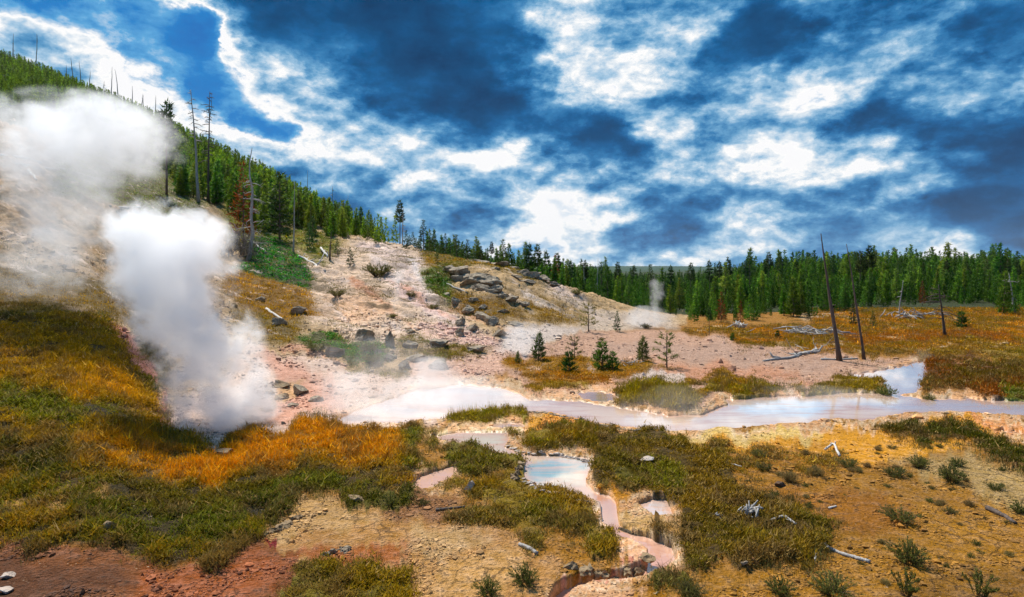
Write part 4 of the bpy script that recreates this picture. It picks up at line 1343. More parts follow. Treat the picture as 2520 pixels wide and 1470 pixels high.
for i, (x, yt, yb, ln_) in enumerate(sk):
    if x > 1400:
        snag('dead_tree', x, yb, yt, 'thin dead spar among the low pines right of the hummock', GREYWOOD, .08, 0, 4, .4, group='spars over the hummock forest', dist=86, seed=30 + i)
        continue
    j = int(round(float(idx_x(x))))
    k = int(np.argmin(YDf[:, j]))
    dd = DS[k] * .97
    snag('dead_tree', x, yb, yt, 'bare grey snag sticking up from the hillside forest skyline', GREYWOOD, .0011 * dd, ln_, 0 if i % 3 else 5, .8, group='skyline snags on the hill', dist=dd, seed=30 + i, fork=(i == 1))


def log(name, pts, r0, r1, label, mat, group=None, cat='log', n=7, lift=.6, twigs=0, seed=0, dist=None, z_extra=None, tw=.22):
    """a fallen stem lying through surveyed points"""
    rng = np.random.default_rng(seed)
    P = [at(*p) for p in pts]
    o = P[0]
    path, rad = [], []
    for i, p in enumerate(P):
        f = i / max(1, len(P) - 1)
        r = r0 + (r1 - r0) * f
        q = p - o
        path.append((q.x, q.y, q.z + r * lift + (z_extra[i] if z_extra else 0)))
        rad.append(r)
    # finer path so that it can wander a little
    path, rad = np.array(path), np.array(rad)
    t = np.linspace(0, len(P) - 1, 4 * len(P) - 2)
    fine = np.column_stack([np.interp(t, np.arange(len(P)), path[:, k]) for k in range(3)])
    L = np.linalg.norm(path[-1] - path[0])
    fine[1:-1] += rng.normal(0, .008 * L, (len(t) - 2, 3)) * np.array([1, 1, .4])
    m = MB()
    m.tube(fine, np.interp(t, np.arange(len(P)), rad), n, .14)
    for k in range(twigs):
        q = fine[rng.integers(1, len(fine) - 1)]
        e = rng.normal(0, 1, 3)
        e[2] = abs(e[2]) * .8
        e *= tw * L * rng.uniform(.3, 1) / np.linalg.norm(e)
        m.tube([q, q + e * .5 + rng.normal(0, .02 * L, 3), q + e], [r1 * .8, r1 * .5, r1 * .25], 5)
    return tag(obj(name, m.mesh(name, mat), None, o), label, cat, group)


log('fallen_branch', [(1878, 890), (1940, 884), (1975, 874), (2008, 866)], .05, .12, 'long fallen grey branch lying on the mud flat left of the charred snag', GREYWOOD, twigs=5, seed=1, cat='branch', tw=.13)
log('fallen_branch', [(1960, 880), (1990, 868), (2012, 862), (2006, 852)], .05, .03, 'upturned forked end of deadwood beside the charred snag', GREYWOOD, twigs=7, seed=31, cat='branch', tw=.3)
log('driftwood', [(2020, 886), (2060, 887), (2110, 884)], .06, .04, 'broken grey debris limb at the foot of the charred snag', GREYWOOD, twigs=4, seed=2, cat='branch')
log('stick', [(2006, 1320), (2030, 1345), (2070, 1366), (2110, 1376), (2140, 1386)], .022, .028, 'long curved grey stick lying on the ochre sand', GREYWOOD, seed=3, cat='stick')
log('twig', [(2000, 1356), (2008, 1370), (2004, 1382)], .014, .018, 'short forked bleached twig beside the long curved stick', PALEWOOD, twigs=3, seed=4, cat='stick')
log('stick', [(1072, 1258), (1105, 1254), (1144, 1250)], .03, .022, 'dark straight stick lying on the brown crust', DARKWOOD, seed=5, cat='stick')
log('log', [(1278, 1342), (1300, 1352), (1322, 1366)], .03, .035, 'short pale split log beside the lower grass patch', GREYWOOD, seed=6)
log('driftwood', [(2030, 1112), (2052, 1106), (2066, 1124)], .025, .03, 'bleached antler-like driftwood on the sand near the stream', PALEWOOD, twigs=5, seed=7, cat='driftwood', z_extra=[.04, .14, 0])
log('driftwood', [(1738, 1210), (1748, 1202), (1760, 1196)], .02, .014, 'small white twig lying in the green patch', PALEWOOD, twigs=3, seed=9, cat='driftwood')
log('driftwood', [(1896, 1284), (1930, 1280), (1960, 1292)], .028, .02, 'grey branch half sunk in the grass right of the root tangle', GREYWOOD, twigs=4, seed=10, cat='driftwood', z_extra=[0, .06, 0])
log('log', [(2430, 1254), (2470, 1272), (2500, 1290)], .05, .03, 'dark rotten log on the sand at the rim of the pale strip', DARKWOOD, seed=11)
log('stick', [(1800, 1143), (1826, 1150)], .02, .015, 'small pale stick at the top edge of the green patch', PALEWOOD, seed=12, cat='stick')
log('stick', [(2040, 1252), (2058, 1247)], .02, .015, 'small pale chip of wood alone on the orange sand', PALEWOOD, seed=13, cat='stick')
log('log', [(560, 512), (605, 532)], .17, .15, 'pale fallen log lying on the slope above the brush thicket', PALEWOOD, seed=14)
log('log', [(616, 590), (655, 624)], .11, .08, 'grey fallen log at the top of the bright green bank', GREYWOOD, seed=15)
log('log', [(735, 632), (765, 646), (800, 668)], .12, .09, 'bleached log with broken limbs right of the thin snag', PALEWOOD, twigs=6, seed=16)
log('log', [(655, 762), (680, 778), (702, 795)], .09, .07, 'pale fallen stem lying across the yellow grass bank', PALEWOOD, seed=17)
log('log', [(790, 612), (806, 634)], .12, .1, 'short bleached log at the left edge of the bare slope', PALEWOOD, twigs=2, seed=18)
log('log', [(-30, 378), (60, 392), (150, 416), (230, 440)], .16, .12, 'upper long fallen trunk behind the steam on the slope', PALEWOOD, seed=19)
log('log', [(-30, 396), (70, 410), (145, 420)], .16, .13, 'lower long fallen trunk behind the steam on the slope', PALEWOOD, seed=20)
log('log', [(62, 410), (76, 428), (90, 444)], .1, .08, 'short fallen limb leaning down from the long trunks', PALEWOOD, seed=21)
log('log', [(270, 510), (310, 514), (345, 512)], .14, .12, 'grey log on the bare slope between the two steam plumes', GREYWOOD, seed=22)
log('log', [(1100, 700), (1150, 722)], .08, .06, 'thin dead stem below the rock ledge', GREYWOOD, seed=23)
log('log', [(1868, 690), (1845, 712)], .10, .08, 'grey leaning dead trunk lying across the forest top', GREYWOOD, seed=24)


def tangle(name, xd, yb, wpx, hpx, n, label, mat, cat, seed, r=.05):
    rng = np.random.default_rng(seed)
    p = at(xd, yb)
    w, h = px2m(wpx, p.y), px2m(hpx, p.y)
    m = MB()
    for k in range(n):
        c = np.array([rng.normal(0, w * .25), rng.normal(0, w * .2), rng.uniform(0, h * .5)])
        a = rng.uniform(0, 6.28)
        L = w * rng.uniform(.18, .5)
        dz = rng.uniform(-.15, .8) * h
        e = np.array([math.cos(a) * L, math.sin(a) * L, dz])
        a_, b_ = c - e * .5, c + e * .5
        a_[2], b_[2] = max(a_[2], 0), max(b_[2], 0)
        mid = (a_ + b_) / 2 + rng.normal(0, .1 * L, 3)
        m.tube([a_, mid, b_], [r * rng.uniform(.5, 1.1), r * .8, r * .3], 5)
    return tag(obj(name, m.mesh(name, mat), None, p), label, cat)


tangle('brush_pile', 578, 632, 90, 110, 170, 'grey tangled thicket of dead branches beside the dense steam plume', wood_mat('dead_brush', lin((84, 74, 66)), lin((150, 136, 124)), 40), 'dead brush', 3, .035)
tangle('deadwood_pile', 2232, 784, 80, 34, 34, 'pale grey heap of fallen stems in the meadow before the forest', GREYWOOD, 'log pile', 4, .055)
tangle('deadwood_pile', 1985, 820, 150, 22, 60, 'wide low jumble of bleached fallen stems in front of the pines', GREYWOOD, 'log pile', 5, .045)
tangle('deadwood_pile', 1822, 806, 42, 22, 20, 'small whitish pile of deadwood beside the pale strip', PALEWOOD, 'log pile', 6, .07)
tangle('root_tangle', 1846, 1268, 56, 44, 26, 'grey splintered root tangle in the middle of the green patch', GREYWOOD, 'driftwood', 7, .028)
tangle('deadwood_pile', 1545, 896, 60, 22, 14, 'thin grey sticks leaning together on the sapling island', GREYWOOD, 'driftwood', 8, .025)
tangle('deadwood_pile', 2300, 778, 60, 16, 16, 'low scatter of grey stems right of the deadwood heap', GREYWOOD, 'log pile', 9, .06)
tangle('driftwood', 1772, 1274, 24, 20, 8, 'small grey splinter cluster left of the root tangle', GREYWOOD, 'driftwood', 10, .018)

# ------------------------------------------------------------------ rocks
ROCKG = rock_mat('lichen_rock', lin((108, 92, 74)), lin((160, 142, 116)), lin((206, 188, 160)))
ROCKT = rock_mat('tan_rock', lin((96, 74, 50)), lin((156, 128, 90)), lin((196, 170, 130)))
ROCKW = rock_mat('sinter_rock', lin((150, 130, 112)), lin((210, 190, 172)), lin((236, 224, 212)))
ICO = {}


def ico(sub):
    if sub in ICO:
        return ICO[sub]
    import bmesh
    bm = bmesh.new()
    bmesh.ops.create_icosphere(bm, subdivisions=sub, radius=1.0)
    V = np.array([v.co[:] for v in bm.verts])
    bm.verts.ensure_lookup_table()
    F = np.array([[v.index for v in f.verts] for f in bm.faces])
    bm.free()
    ICO[sub] = (V, F)
    return V, F


def rock_mesh(seed, mat, sx, sy, sz, sub=4, rough=.3, cuts=12):
    rng = np.random.default_rng(seed)
    V, F = ico(sub)
    V = V.copy()
    for _ in range(cuts):                       # broken faces
        n = rng.normal(0, 1, 3)
        n /= np.linalg.norm(n)
        k = rng.uniform(.35, .8)
        dd = V @ n - k
        V -= np.where(dd > 0, dd, 0)[:, None] * n
    s = seed * 1.7
    nz = fbm(V[:, 0] * 1.6 + s, V[:, 1] * 1.6 + V[:, 2] * 1.3, 5, seed, .55) - .5
    n2 = fbm(V[:, 0] * 4 + s, V[:, 2] * 4 + V[:, 1] * 2.0, 3, seed + 5, .6, True) - .6
    n3 = fbm(V[:, 0] * 9 + s, V[:, 1] * 9 + V[:, 2] * 7, 2, seed + 9) - .5
    V = V * (1 + rough * 1.5 * nz + rough * .5 * n2 + rough * .35 * n3)[:, None]
    V = V * np.array([sx, sy, sz])
    return make_mesh('rock', V, F, mat, False)


def rock(xd, yb, wpx, hpx, label, mat=ROCKG, group=None, seed=0, sub=4, name='boulder', cat='rock', rough=.3, deep=.8, sink=.52, rz=None):
    p = at(xd, yb)
    w, h = px2m(wpx, p.y) * .46, px2m(hpx, p.y) * .86
    o = obj(name, rock_mesh(seed, mat, w, w * deep, h * .62, sub, rough), None, p + Vector((0, 0, h * (.62 - sink * .8))))
    o.rotation_euler = (0, 0, RNG.uniform(-.4, .4) if rz is None else rz)
    return tag(o, label, cat, group)


rr = np.random.default_rng(17)
# the ledge: a run of heavy blocks stepping down the hummock
ledge = [(1108, 668, 44, 34), (1136, 676, 52, 40), (1166, 688, 56, 42), (1194, 700, 54, 40), (1222, 716, 48, 36), (1150, 700, 40, 26), (1184, 714, 40, 24), (1240, 734, 36, 20), (1122, 690, 36, 26)]
for i, (x, y, w, h) in enumerate(ledge):
    rock(x, y, w * 1.7, h * .9, 'dark grey block in the long rock ledge across the hummock', group='blocks of the rock ledge', seed=40 + i, rough=.5)
crest = [(1150, 634, 40, 16), (1180, 638, 44, 18), (1206, 645, 36, 16), (1236, 652, 40, 16), (1262, 662, 36, 18), (1284, 672, 40, 18), (1310, 682, 46, 24), (1338, 690, 44, 24), (1360, 700, 34, 18), (1270, 682, 30, 14), (1220, 662, 26, 12), (1300, 694, 40, 18)]
for i, (x, y, w, h) in enumerate(crest):
    rock(x, y, w * 1.5, h * .75, 'weathered grey rock along the crest of the hummock', group='rocks on the hummock crest', seed=60 + i, rough=.45)
mid = [(1150, 772, 60, 34), (1185, 786, 70, 40), (1212, 800, 56, 30), (1120, 744, 40, 24), (1130, 800, 40, 30), (1260, 740, 56, 20), (1226, 826, 50, 22), (1190, 760, 36, 18), (1240, 770, 40, 18), (1100, 730, 34, 18), (1165, 812, 44, 22), (1268, 800, 44, 18), (1290, 752, 44, 14), (1170, 742, 40, 18)]
for i, (x, y, w, h) in enumerate(mid):
    rock(x, y, w, h, 'lichen-grey boulder scattered down the hummock face', group='boulders on the hummock face', seed=80 + i, rough=.4)
low = [(898, 832, 62, 40, 'largest rounded grey boulder at the slope foot'), (958, 856, 34, 60, 'upright narrow boulder standing at the slope foot'), (958, 884, 40, 26, 'small boulder at the base of the upright one'),
       (1012, 856, 48, 36, 'squarish boulder right of the upright one'), (1072, 850, 90, 40, 'broad dark purplish slab at the slope foot'), (1132, 826, 36, 26, 'compact boulder above the broad slab'),
       (1030, 886, 60, 36, 'low rough boulder under the broad slab'), (1000, 908, 50, 34, 'pyramid-shaped boulder near the steaming shore'), (1078, 904, 70, 30, 'flat boulder behind the shore steam'),
       (820, 872, 90, 44, 'greenery-ringed pale grey slab on the slope foot'), (1170, 866, 60, 28, 'mossy boulder by the steaming inlet'), (930, 870, 40, 24, 'small rough boulder left of the upright one'),
       (680, 800, 50, 26, 'dark lump of rock in the yellow grass bank'), (640, 742, 40, 24, 'dark broken rock on the yellow grass bank'), (735, 770, 56, 26, 'dark mossy rock at the right of the yellow grass bank'),
       (300, 530, 60, 26, 'dark rock on the bare slope between the plumes'), (1010, 820, 40, 24, 'grey boulder above the squarish one')]
for i, (x, y, w, h, lb) in enumerate(low):
    rock(x, y, w, h, lb, seed=110 + i, rough=.38)
rock(556, 1124, 72, 32, 'flat-topped tan rock ledge in the tall orange grass', ROCKT, seed=140, rough=.2, sink=.25)
rock(266, 1304, 50, 30, 'pale angular rock lying in the green forbs', ROCKT, seed=141, rough=.18, sink=.15)
rock(776, 1048, 26, 18, 'small pale rock on the red mud by the vent', ROCKW, seed=142, rough=.2)
rock(697, 1044, 20, 12, 'small dark rock on the red mud by the vent', ROCKG, seed=143)
rock(1857, 1388, 22, 22, 'round orange stone at the edge of the green patch', rock_mat('orange_stone', lin((150, 96, 52)), lin((196, 134, 80)), lin((214, 160, 104))), seed=144, rough=.1, sub=3)
rock(1832, 1390, 24, 16, 'dark flat stone beside the round orange one', ROCKG, seed=145, sub=3)
rock(1918, 1196, 38, 22, 'dark earth clod on the orange sand under a dry tuft', rock_mat('earth_clod', lin((56, 38, 24)), lin((100, 70, 44)), lin((130, 96, 62))), seed=146)
rock(1156, 1206, 32, 34, 'pale sinter block standing beside the inlet', ROCKW, seed=147, rough=.3)
rock(880, 1232, 56, 28, 'banded pale rock stump in the dark forbs', ROCKT, seed=148, rough=.25)
rock(1590, 1132, 56, 16, 'flat pale stone in the green patch', ROCKW, seed=149, rough=.2)
rock(1545, 1322, 70, 40, 'dark wet mossy block in the cut bank of the run', rock_mat('mossy_block', lin((50, 42, 28)), lin((84, 70, 44)), lin((112, 90, 56))), seed=150, rough=.4)
rock(20, 1420, 50, 16, 'upper white flat stone at the near edge of the dark soil', ROCKW, seed=151, rough=.2)
rock(16, 1456, 46, 22, 'lower white flat stone at the near edge of the dark soil', ROCKW, seed=152, rough=.2)
for i, (x, y, w, h) in enumerate([(700, 952, 60, 26), (740, 966, 70, 36), (690, 980, 50, 20), (650, 1010, 50, 18), (620, 1032, 60, 14), (780, 985, 50, 22), (660, 968, 40, 22), (720, 1000, 40, 16), (600, 1046, 40, 10)]):
    rock(x, y, w, h, 'crusted tan and grey rock heaped round the steaming vent', (ROCKT, ROCKG)[i % 2], 'rocks round the vent', seed=160 + i, rough=.45)

rock(604, 1000, 44, 34, 'white dome of boiling water welling up at the vent beside the dense steam', rock_mat('foaming_water', lin((206, 220, 236)), lin((232, 240, 248)), lin((250, 252, 255))), seed=180, rough=.35, name='boiling_water', cat='boiling water')

# crust ledges along the pools and run: broken plates
def crust(pts, label, mat, thick=.07, wide=.16, seed=0, name='crust_ledge'):
    rng = np.random.default_rng(seed)
    P = [at(*p) for p in pts]
    o = P[0].copy()
    m = MB()
    V, F = ico(2)
    for a, b in zip(P[:-1], P[1:]):
        L = (b - a).length
        k = max(2, int(L / .11))
        for i in range(k):
            q = a.lerp(b, (i + rng.random() * .8) / k)
            z = ground_z(q.x, q.y)
            s = rng.uniform(.6, 1.3, 3)
            W = V * np.array([.08 * s[0], wide * .45 * s[1], thick * .8 * s[2]]) * (1 + .3 * rng.normal(0, 1, len(V)))[:, None]
            m.add(W + np.array([q.x - o.x + rng.normal(0, .03), q.y - o.y + rng.normal(0, .03), max(z, .0) - o.z + .01]), F)
    return tag(obj(name, m.mesh(name, mat, False), None, o), label, 'crust ledge')


crust([(1400, 1396), (1460, 1418), (1530, 1420), (1580, 1400), (1592, 1370)], 'overhanging dark-edged crust ledge curving over the red run', ROCKT, .08, .2, 1)
crust([(1250, 1100), (1300, 1114), (1380, 1120), (1470, 1130)], 'thin pale crust rim along the far edge of the turquoise pool', ROCKW, .03, .08, 2)
crust([(1285, 1180), (1330, 1206), (1400, 1222), (1440, 1236)], 'pale crust rim along the near edge of the turquoise pool', ROCKW, .025, .08, 3)
crust([(640, 1312), (700, 1296), (745, 1270)], 'broken flat crust plates above the red puddle', ROCKT, .05, .16, 4)
crust([(1280, 1012), (1330, 1014), (1400, 1030), (1470, 1046), (1580, 1060)], 'dark crumbly rim along the near shore of the stream', ROCKG, .03, .10, 5)
crust([(790, 1372), (830, 1362), (870, 1352)], 'dark broken crust edge beside the small water sliver', ROCKG, .05, .12, 6)
crust([(1280, 1140), (1275, 1165), (1262, 1184)], 'short tan crust wall between the forbs and the turquoise pool', ROCKT, .08, .14, 7)


# ------------------------------------------------------------------ shrubs
def shrub_mesh(seed, h, w, stems, leaves, c1, c2, ll=.045, lw=.014, spiky=False):
    rng = np.random.default_rng(seed)
    st = MB()
    V, C = [], []
    a1, a2 = np.array(lin(c1, .8)), np.array(lin(c2, .8))
    for k in range(stems):
        a = rng.uniform(0, 6.28)
        sp = rng.random() ** .6
        tip = np.array([math.cos(a) * w * .5 * sp, math.sin(a) * w * .5 * sp, h * rng.uniform(.45, 1) * (1.05 - .45 * sp)])
        b = np.array([math.cos(a), math.sin(a), 0]) * w * .06
        midp = b + (tip - b) * .5 + np.array([0, 0, h * .1]) + rng.normal(0, .03 * w, 3)
        st.tube([b - np.array([0, 0, .04]), midp, tip], [.006, .004, .002], 3)
        for q in range(leaves):
            t = rng.uniform(.15, 1)
            p = (b + (midp - b) * t * 2) if t < .5 else (midp + (tip - midp) * (t - .5) * 2)
            V.append(needle_tris(p, (tip - b) / (np.linalg.norm(tip - b) + 1e-6), 2, ll, lw, rng))
            C.append(np.repeat((a1 + (a2 - a1) * rng.random())[None] * rng.uniform(.8, 1.2), 6, 0))
    V, C = np.concatenate(V), np.concatenate(C)
    return V, C, st


STEM = wood_mat('shrub_stems', lin((70, 56, 42)), lin((110, 92, 72)), 60)


def shrub_proto(seed, **kw):
    V, C, st = shrub_mesh(seed, **kw)
    r = thing('shrub', 'shrub', 'shrub')
    t = obj('stems', st.mesh('stems', STEM), r)
    c = obj('leaves', make_mesh('leaves', V, np.arange(len(V)).reshape(-1, 3), LEAF, False, C), r)
    r['H'] = kw['h']
    return r, t, c


DKG = dict(c1=(84, 90, 42), c2=(136, 140, 66))
SHA = shrub_proto(1, h=.5, w=.8, stems=60, leaves=18, ll=.05, lw=.014, **DKG)
SHB = shrub_proto(2, h=.4, w=.9, stems=70, leaves=15, ll=.045, lw=.013, c1=(92, 94, 46), c2=(146, 138, 70))
SHC = shrub_proto(3, h=.40, w=.7, stems=60, leaves=8, ll=.13, lw=.010, c1=(130, 112, 66), c2=(170, 146, 88))   # dry tuft
SHS = shrub_proto(4, h=.6, w=.6, stems=14, leaves=30, ll=.045, lw=.014, **DKG)                                    # upright sprigs


def shrub(pr, xd, yb, wpx, label, group=None, s=None):
    p = at(xd, yb)
    wd_ = {SHA[0].name: .8, SHB[0].name: .9, SHC[0].name: .7, SHS[0].name: .6}[pr[0].name]
    return put(pr, 'shrub', p - Vector((0, 0, .02)), px2m(wpx, p.y) * .9 / wd_, label, group)


for pr, x, y, w, lb in [
    (SHA, 2236, 1386, 120, 'largest dark shrub on the open sand, spiky branch tips'),
    (SHB, 2215, 1282, 110, 'low dark shrub on the orange slope above the largest one'),
    (SHB, 2050, 1462, 150, 'wide dark shrub behind the near sand, right of the green mound'),
    (SHA, 1920, 1462, 90, 'dark shrub left of the wide one at the near sand'),
    (SHS, 2230, 1466, 110, 'upright leafy sprigs at the near edge of the sand'),
    (SHS, 2410, 1468, 110, 'dark sprigs near the corner of the ochre sand'),
    (SHC, 1944, 1186, 60, 'round dry brown tuft above the earth clod'),
    (SHC, 2008, 1170, 50, 'small dry tuft right of the earth clod'),
    (SHB, 2090, 1150, 70, 'grassy clump under the bleached driftwood'),
    (SHA, 2262, 1150, 60, 'dark tuft below the dark grass strip'),
    (SHB, 2205, 1174, 80, 'wide tuft left of the three middle ones on the sand'),
    (SHA, 2342, 1186, 90, 'dark leafy tuft on the pale strip'),
    (SHA, 2356, 1148, 50, 'small pale-green tuft at the top of the pale strip'),
    (SHB, 2452, 1206, 60, 'dark tuft at the right of the pale strip'),
    (SHA, 2508, 1262, 60, 'dark tuft beside the rotten log'),
    (SHB, 2336, 1262, 50, 'thin dark tuft alone on the bare ochre sand'),
    (SHA, 1200, 1462, 90, 'dark shrub with bare twigs on the near crust'),
    (SHA, 1290, 1436, 100, 'dark shrub right of the twiggy one on the near crust'),
    (SHB, 1700, 1462, 100, 'rounded dark shrub right of the red run'),
    (SHB, 1870, 1124, 60, 'flat green tuft on the orange shore sand'),
    (SHB, 1880, 1156, 60, 'tuft beside the top edge of the green patch'),
    (SHA, 1905, 1222, 40, 'little green tuft on the slope of orange sand'),
    (SHS, 1464, 1062, 26, 'thin upright sprig on the orange shore'),
    (SHA, 2286, 988, 40, 'dark sedge tuft standing in the stream mouth'),
    (SHA, 2180, 976, 60, 'sedge clump in the shallow edge of the stream'),
    (SHS, 2268, 950, 30, 'thin reeds standing in the pink pool'),
    (SHB, 1040, 1242, 50, 'brown dry tuft on the brown crust'),
    (SHS, 960, 1246, 60, 'dark tuft below the banded rock stump'),
    (SHB, 930, 680, 100, 'grey-green shrub patch high on the bare slope'),
    (SHB, 1010, 730, 40, 'small shrub beside the pale streak on the slope'),
    (SHB, 965, 782, 36, 'round green cushion shrub low on the bare slope'),
    (SHB, 1066, 760, 40, 'green cushion shrub under the mossy bank'),
    (SHB, 830, 730, 60, 'grey shrub at the edge of the yellow grass bank'),
    (SHB, 1480, 838, 26, 'tiny dark shrub at the rim of the mud flat'),
    (SHB, 905, 868, 70, 'green juniper cushion right of the ringed slab'),
    (SHB, 780, 866, 80, 'green juniper cushion left of the ringed slab'),
    (SHB, 920, 892, 70, 'lower green juniper cushion at the slope foot'),
    (SHB, 1420, 724, 40, 'dark bush on the hummock ridge'),
    (SHB, 1590, 808, 40, 'bush at the steaming ground by the forest'),
]:
    shrub(pr, x, y, w, lb)
srng = np.random.default_rng(23)
for k in range(110):        # little tufts strewn over the sand
    x, y = srng.uniform(1780, 2500), srng.uniform(1095, 1450)
    if y > 1180 + (x - 1700) * .12 and srng.random() < .55:
        continue
    shrub((SHA, SHB, SHC)[k % 3], x, y, srng.uniform(10, 34), 'small low tuft scattered on the ochre sand', 'tufts strewn over the sand')


# ------------------------------------------------------------------ grass and low ground cover
GRASS = leaf_mat('grass_blades', .28, .0)


def scatter_cover(name, n, dr, ur, seed, hill_only=None, size=1.0):
    rng = np.random.default_rng(seed)
    # spread by distance so that near ground is as richly covered as far ground
    t = rng.random(n)
    pw = .55
    a, b = dr[0] ** (1 - pw), dr[1] ** (1 - pw)
    d = (a + (b - a) * t) ** (1 / (1 - pw))
    u = rng.uniform(ur[0], ur[1], n)
    fi, fj = idx_d(d), idx_x(CX + FP * u)
    xw, yw = grid(XW, fi, fj), grid(YW, fi, fj)
    dens = grid(gd_v, fi, fj)
    z = grid(Z, fi, fj)
    x, y = u * d, d
    patch = fbm(x * 1.3, y * 1.3, 3, 91)
    patch2 = fbm(x * .5, y * .5, 3, 93)
    clump = fbm(x * 5.0, y * 5.0, 2, 97)
    hole = sstep(.36, .50, .55 * patch + .45 * clump)
    keep = rng.random(n) < dens * (.15 + 1.3 * hole) * np.where(d < 26, .3 + 1.1 * sstep(.40, .56, clump), .3 + .9 * hole)
    keep &= (wv_at(fi, fj) < .1) & (dens > .06) & ((d < 66) | (z > 3))
    d, u, x, y, z, xw, yw, fi, fj = (q[keep] for q in (d, u, x, y, z, xw, yw, fi, fj))
    patch, patch2, clump, dens = patch[keep], patch2[keep], clump[keep], dens[keep]
    m = len(d)
    c1, c2 = samp(P_c1, xw, yw), samp(P_c2, xw, yw)
    h = .27 * samp(P_gh, xw, yw) * (.25 + 1.5 * sstep(.3, .7, .5 * patch + .5 * clump)) * np.exp(rng.normal(0, .42, m))
    forb = rng.random(m) < samp(P_fb, xw, yw)
    mixv = np.clip(sstep(.34, .66, patch2 * .6 + clump * .4) + rng.normal(0, .2, m), 0, 1)[:, None]
    col = (c1 * (1 - mixv) + c2 * mixv) * rng.uniform(.45, 1.5, m)[:, None]
    brown = sstep(.52, .7, fbm(x * 2.1, y * 2.1, 3, 111))[:, None] * .6
    col = col * (1 - brown) + brown * np.array(lin((112, 84, 50), 1.2)) * rng.uniform(.6, 1.3, m)[:, None]
    # a few spent, straw-coloured stalks
    straw = rng.random(m) < .07
    col[straw] = np.array(lin((196, 160, 90), .8)) * rng.uniform(.7, 1.1, straw.sum())[:, None]
    k = 3
    V = np.empty((m, k, 3, 3))
    C = np.empty((m, k, 3, 3))
    wdt = np.maximum(.0035, .00042 * d) * size
    for q in range(k):
        az = rng.uniform(0, 6.283, m)
        lean = np.where(forb, rng.uniform(.5, 1.3, m), rng.uniform(.1, .55, m))
        hh = h * rng.uniform(.7, 1.2, m) * np.where(forb, .75, 1.0)
        ox, oy = rng.normal(0, .05 + .0016 * d, m), rng.normal(0, .05 + .0016 * d, m)
        bz = z + np.where(forb, rng.uniform(0, .6, m) * h, 0) - .01
        bx, by = x + ox, y + oy
        w = wdt * np.where(forb, 2.6, 1.0) * rng.uniform(.7, 1.3, m)
        sa = az + rng.uniform(.7, 2.2, m)
        V[:, q, 0] = np.column_stack([bx - np.cos(sa) * w, by - np.sin(sa) * w, bz])
        V[:, q, 1] = np.column_stack([bx + np.cos(sa) * w, by + np.sin(sa) * w, bz])
        V[:, q, 2] = np.column_stack([bx + np.cos(az) * lean * hh * .7, by + np.sin(az) * lean * hh * .7, bz + hh * np.where(forb, .55, 1.0)])
        C[:, q, :] = col[:, None, :] * rng.uniform(.85, 1.15, m)[:, None, None]
    V = V.reshape(-1, 3)
    me = make_mesh(name, V, np.arange(len(V)).reshape(-1, 3), GRASS, False, np.clip(C.reshape(-1, 3), 0, 1))
    print(name, m)
    return tag(obj(name, me), kind='stuff')


def wv_at(fi, fj):
    return grid(wv, fi, fj)


scatter_cover('grass', 900000, (6.0, 26.0), (-.95, .95), 1)
scatter_cover('meadow_grass', 260000, (26.0, 66.0), (-.3, 1.0), 2)
scatter_cover('hillside_grass', 220000, (15.0, 110.0), (-1.0, -.05), 3)


# pebbles and crumbs over the bare crust
def pebbles(name, n, dr, ur, seed, big=1.0):
    rng = np.random.default_rng(seed)
    d = np.exp(rng.uniform(np.log(dr[0]), np.log(dr[1]), n))
    u = rng.uniform(ur[0], ur[1], n)
    fi, fj = idx_d(d), idx_x(CX + FP * u)
    g = grid(gd_v, fi, fj)
    xw, yw = grid(XW, fi, fj), grid(YW, fi, fj)
    rg = samp(P_rgh, xw, yw)
    x, y = u * d, d
    keep = (g < .25) & (wv_at(fi, fj) < .05) & (rng.random(n) < rg * 1.3 * (fbm(x * 1.5, y * 1.5, 3, 61) > .5))
    d, u, fi, fj, xw, yw = (q[keep] for q in (d, u, fi, fj, xw, yw))
    m = len(d)
    V0, F0 = ico(1)
    V0, F0 = V0[:12] if len(V0) < 13 else V0, F0
    s = rng.uniform(.008, .03, m) * np.where(rng.random(m) < .06, 2.4, 1) * np.clip(d / 12, .8, 3) * big
    S = s[:, None] * rng.uniform(.6, 1.4, (m, 3)) * np.array([1, 1, .6])
    base = np.column_stack([u * d, d, grid(Z, fi, fj) + S[:, 2] * .3])
    V = V0[None] * S[:, None, :] * (1 + .25 * rng.normal(0, 1, (m, len(V0), 1))) + base[:, None, :]
    F = F0[None] + (np.arange(m) * len(V0))[:, None, None]
    col = samp(P_col, xw, yw) * rng.uniform(.45, 1.35, m)[:, None]
    C = np.repeat(np.clip(col, 0, 1), len(V0), 0)
    mt = bpy.data.materials.new('pebble_stone')
    mt.use_nodes = True
    T = NT(mt.node_tree)
    o = T.node('ShaderNodeOutputMaterial')
    p = T.node('ShaderNodeBsdfPrincipled')
    T.link(T.node('ShaderNodeAttribute', attribute_name='Col').outputs['Color'], p.inputs['Base Color'])
    p.inputs['Roughness'].default_value = .9
    T.link(p.outputs[0], o.inputs[0])
    tag(obj(name, make_mesh(name, V.reshape(-1, 3), F.reshape(-1, 3), mt, False, C)), kind='stuff')
    print(name, m)


pebbles('pebbles', 130000, (6.5, 40), (-.95, .95), 4)
pebbles('hillside_stones', 10000, (26, 75), (-.55, .3), 6, .8)


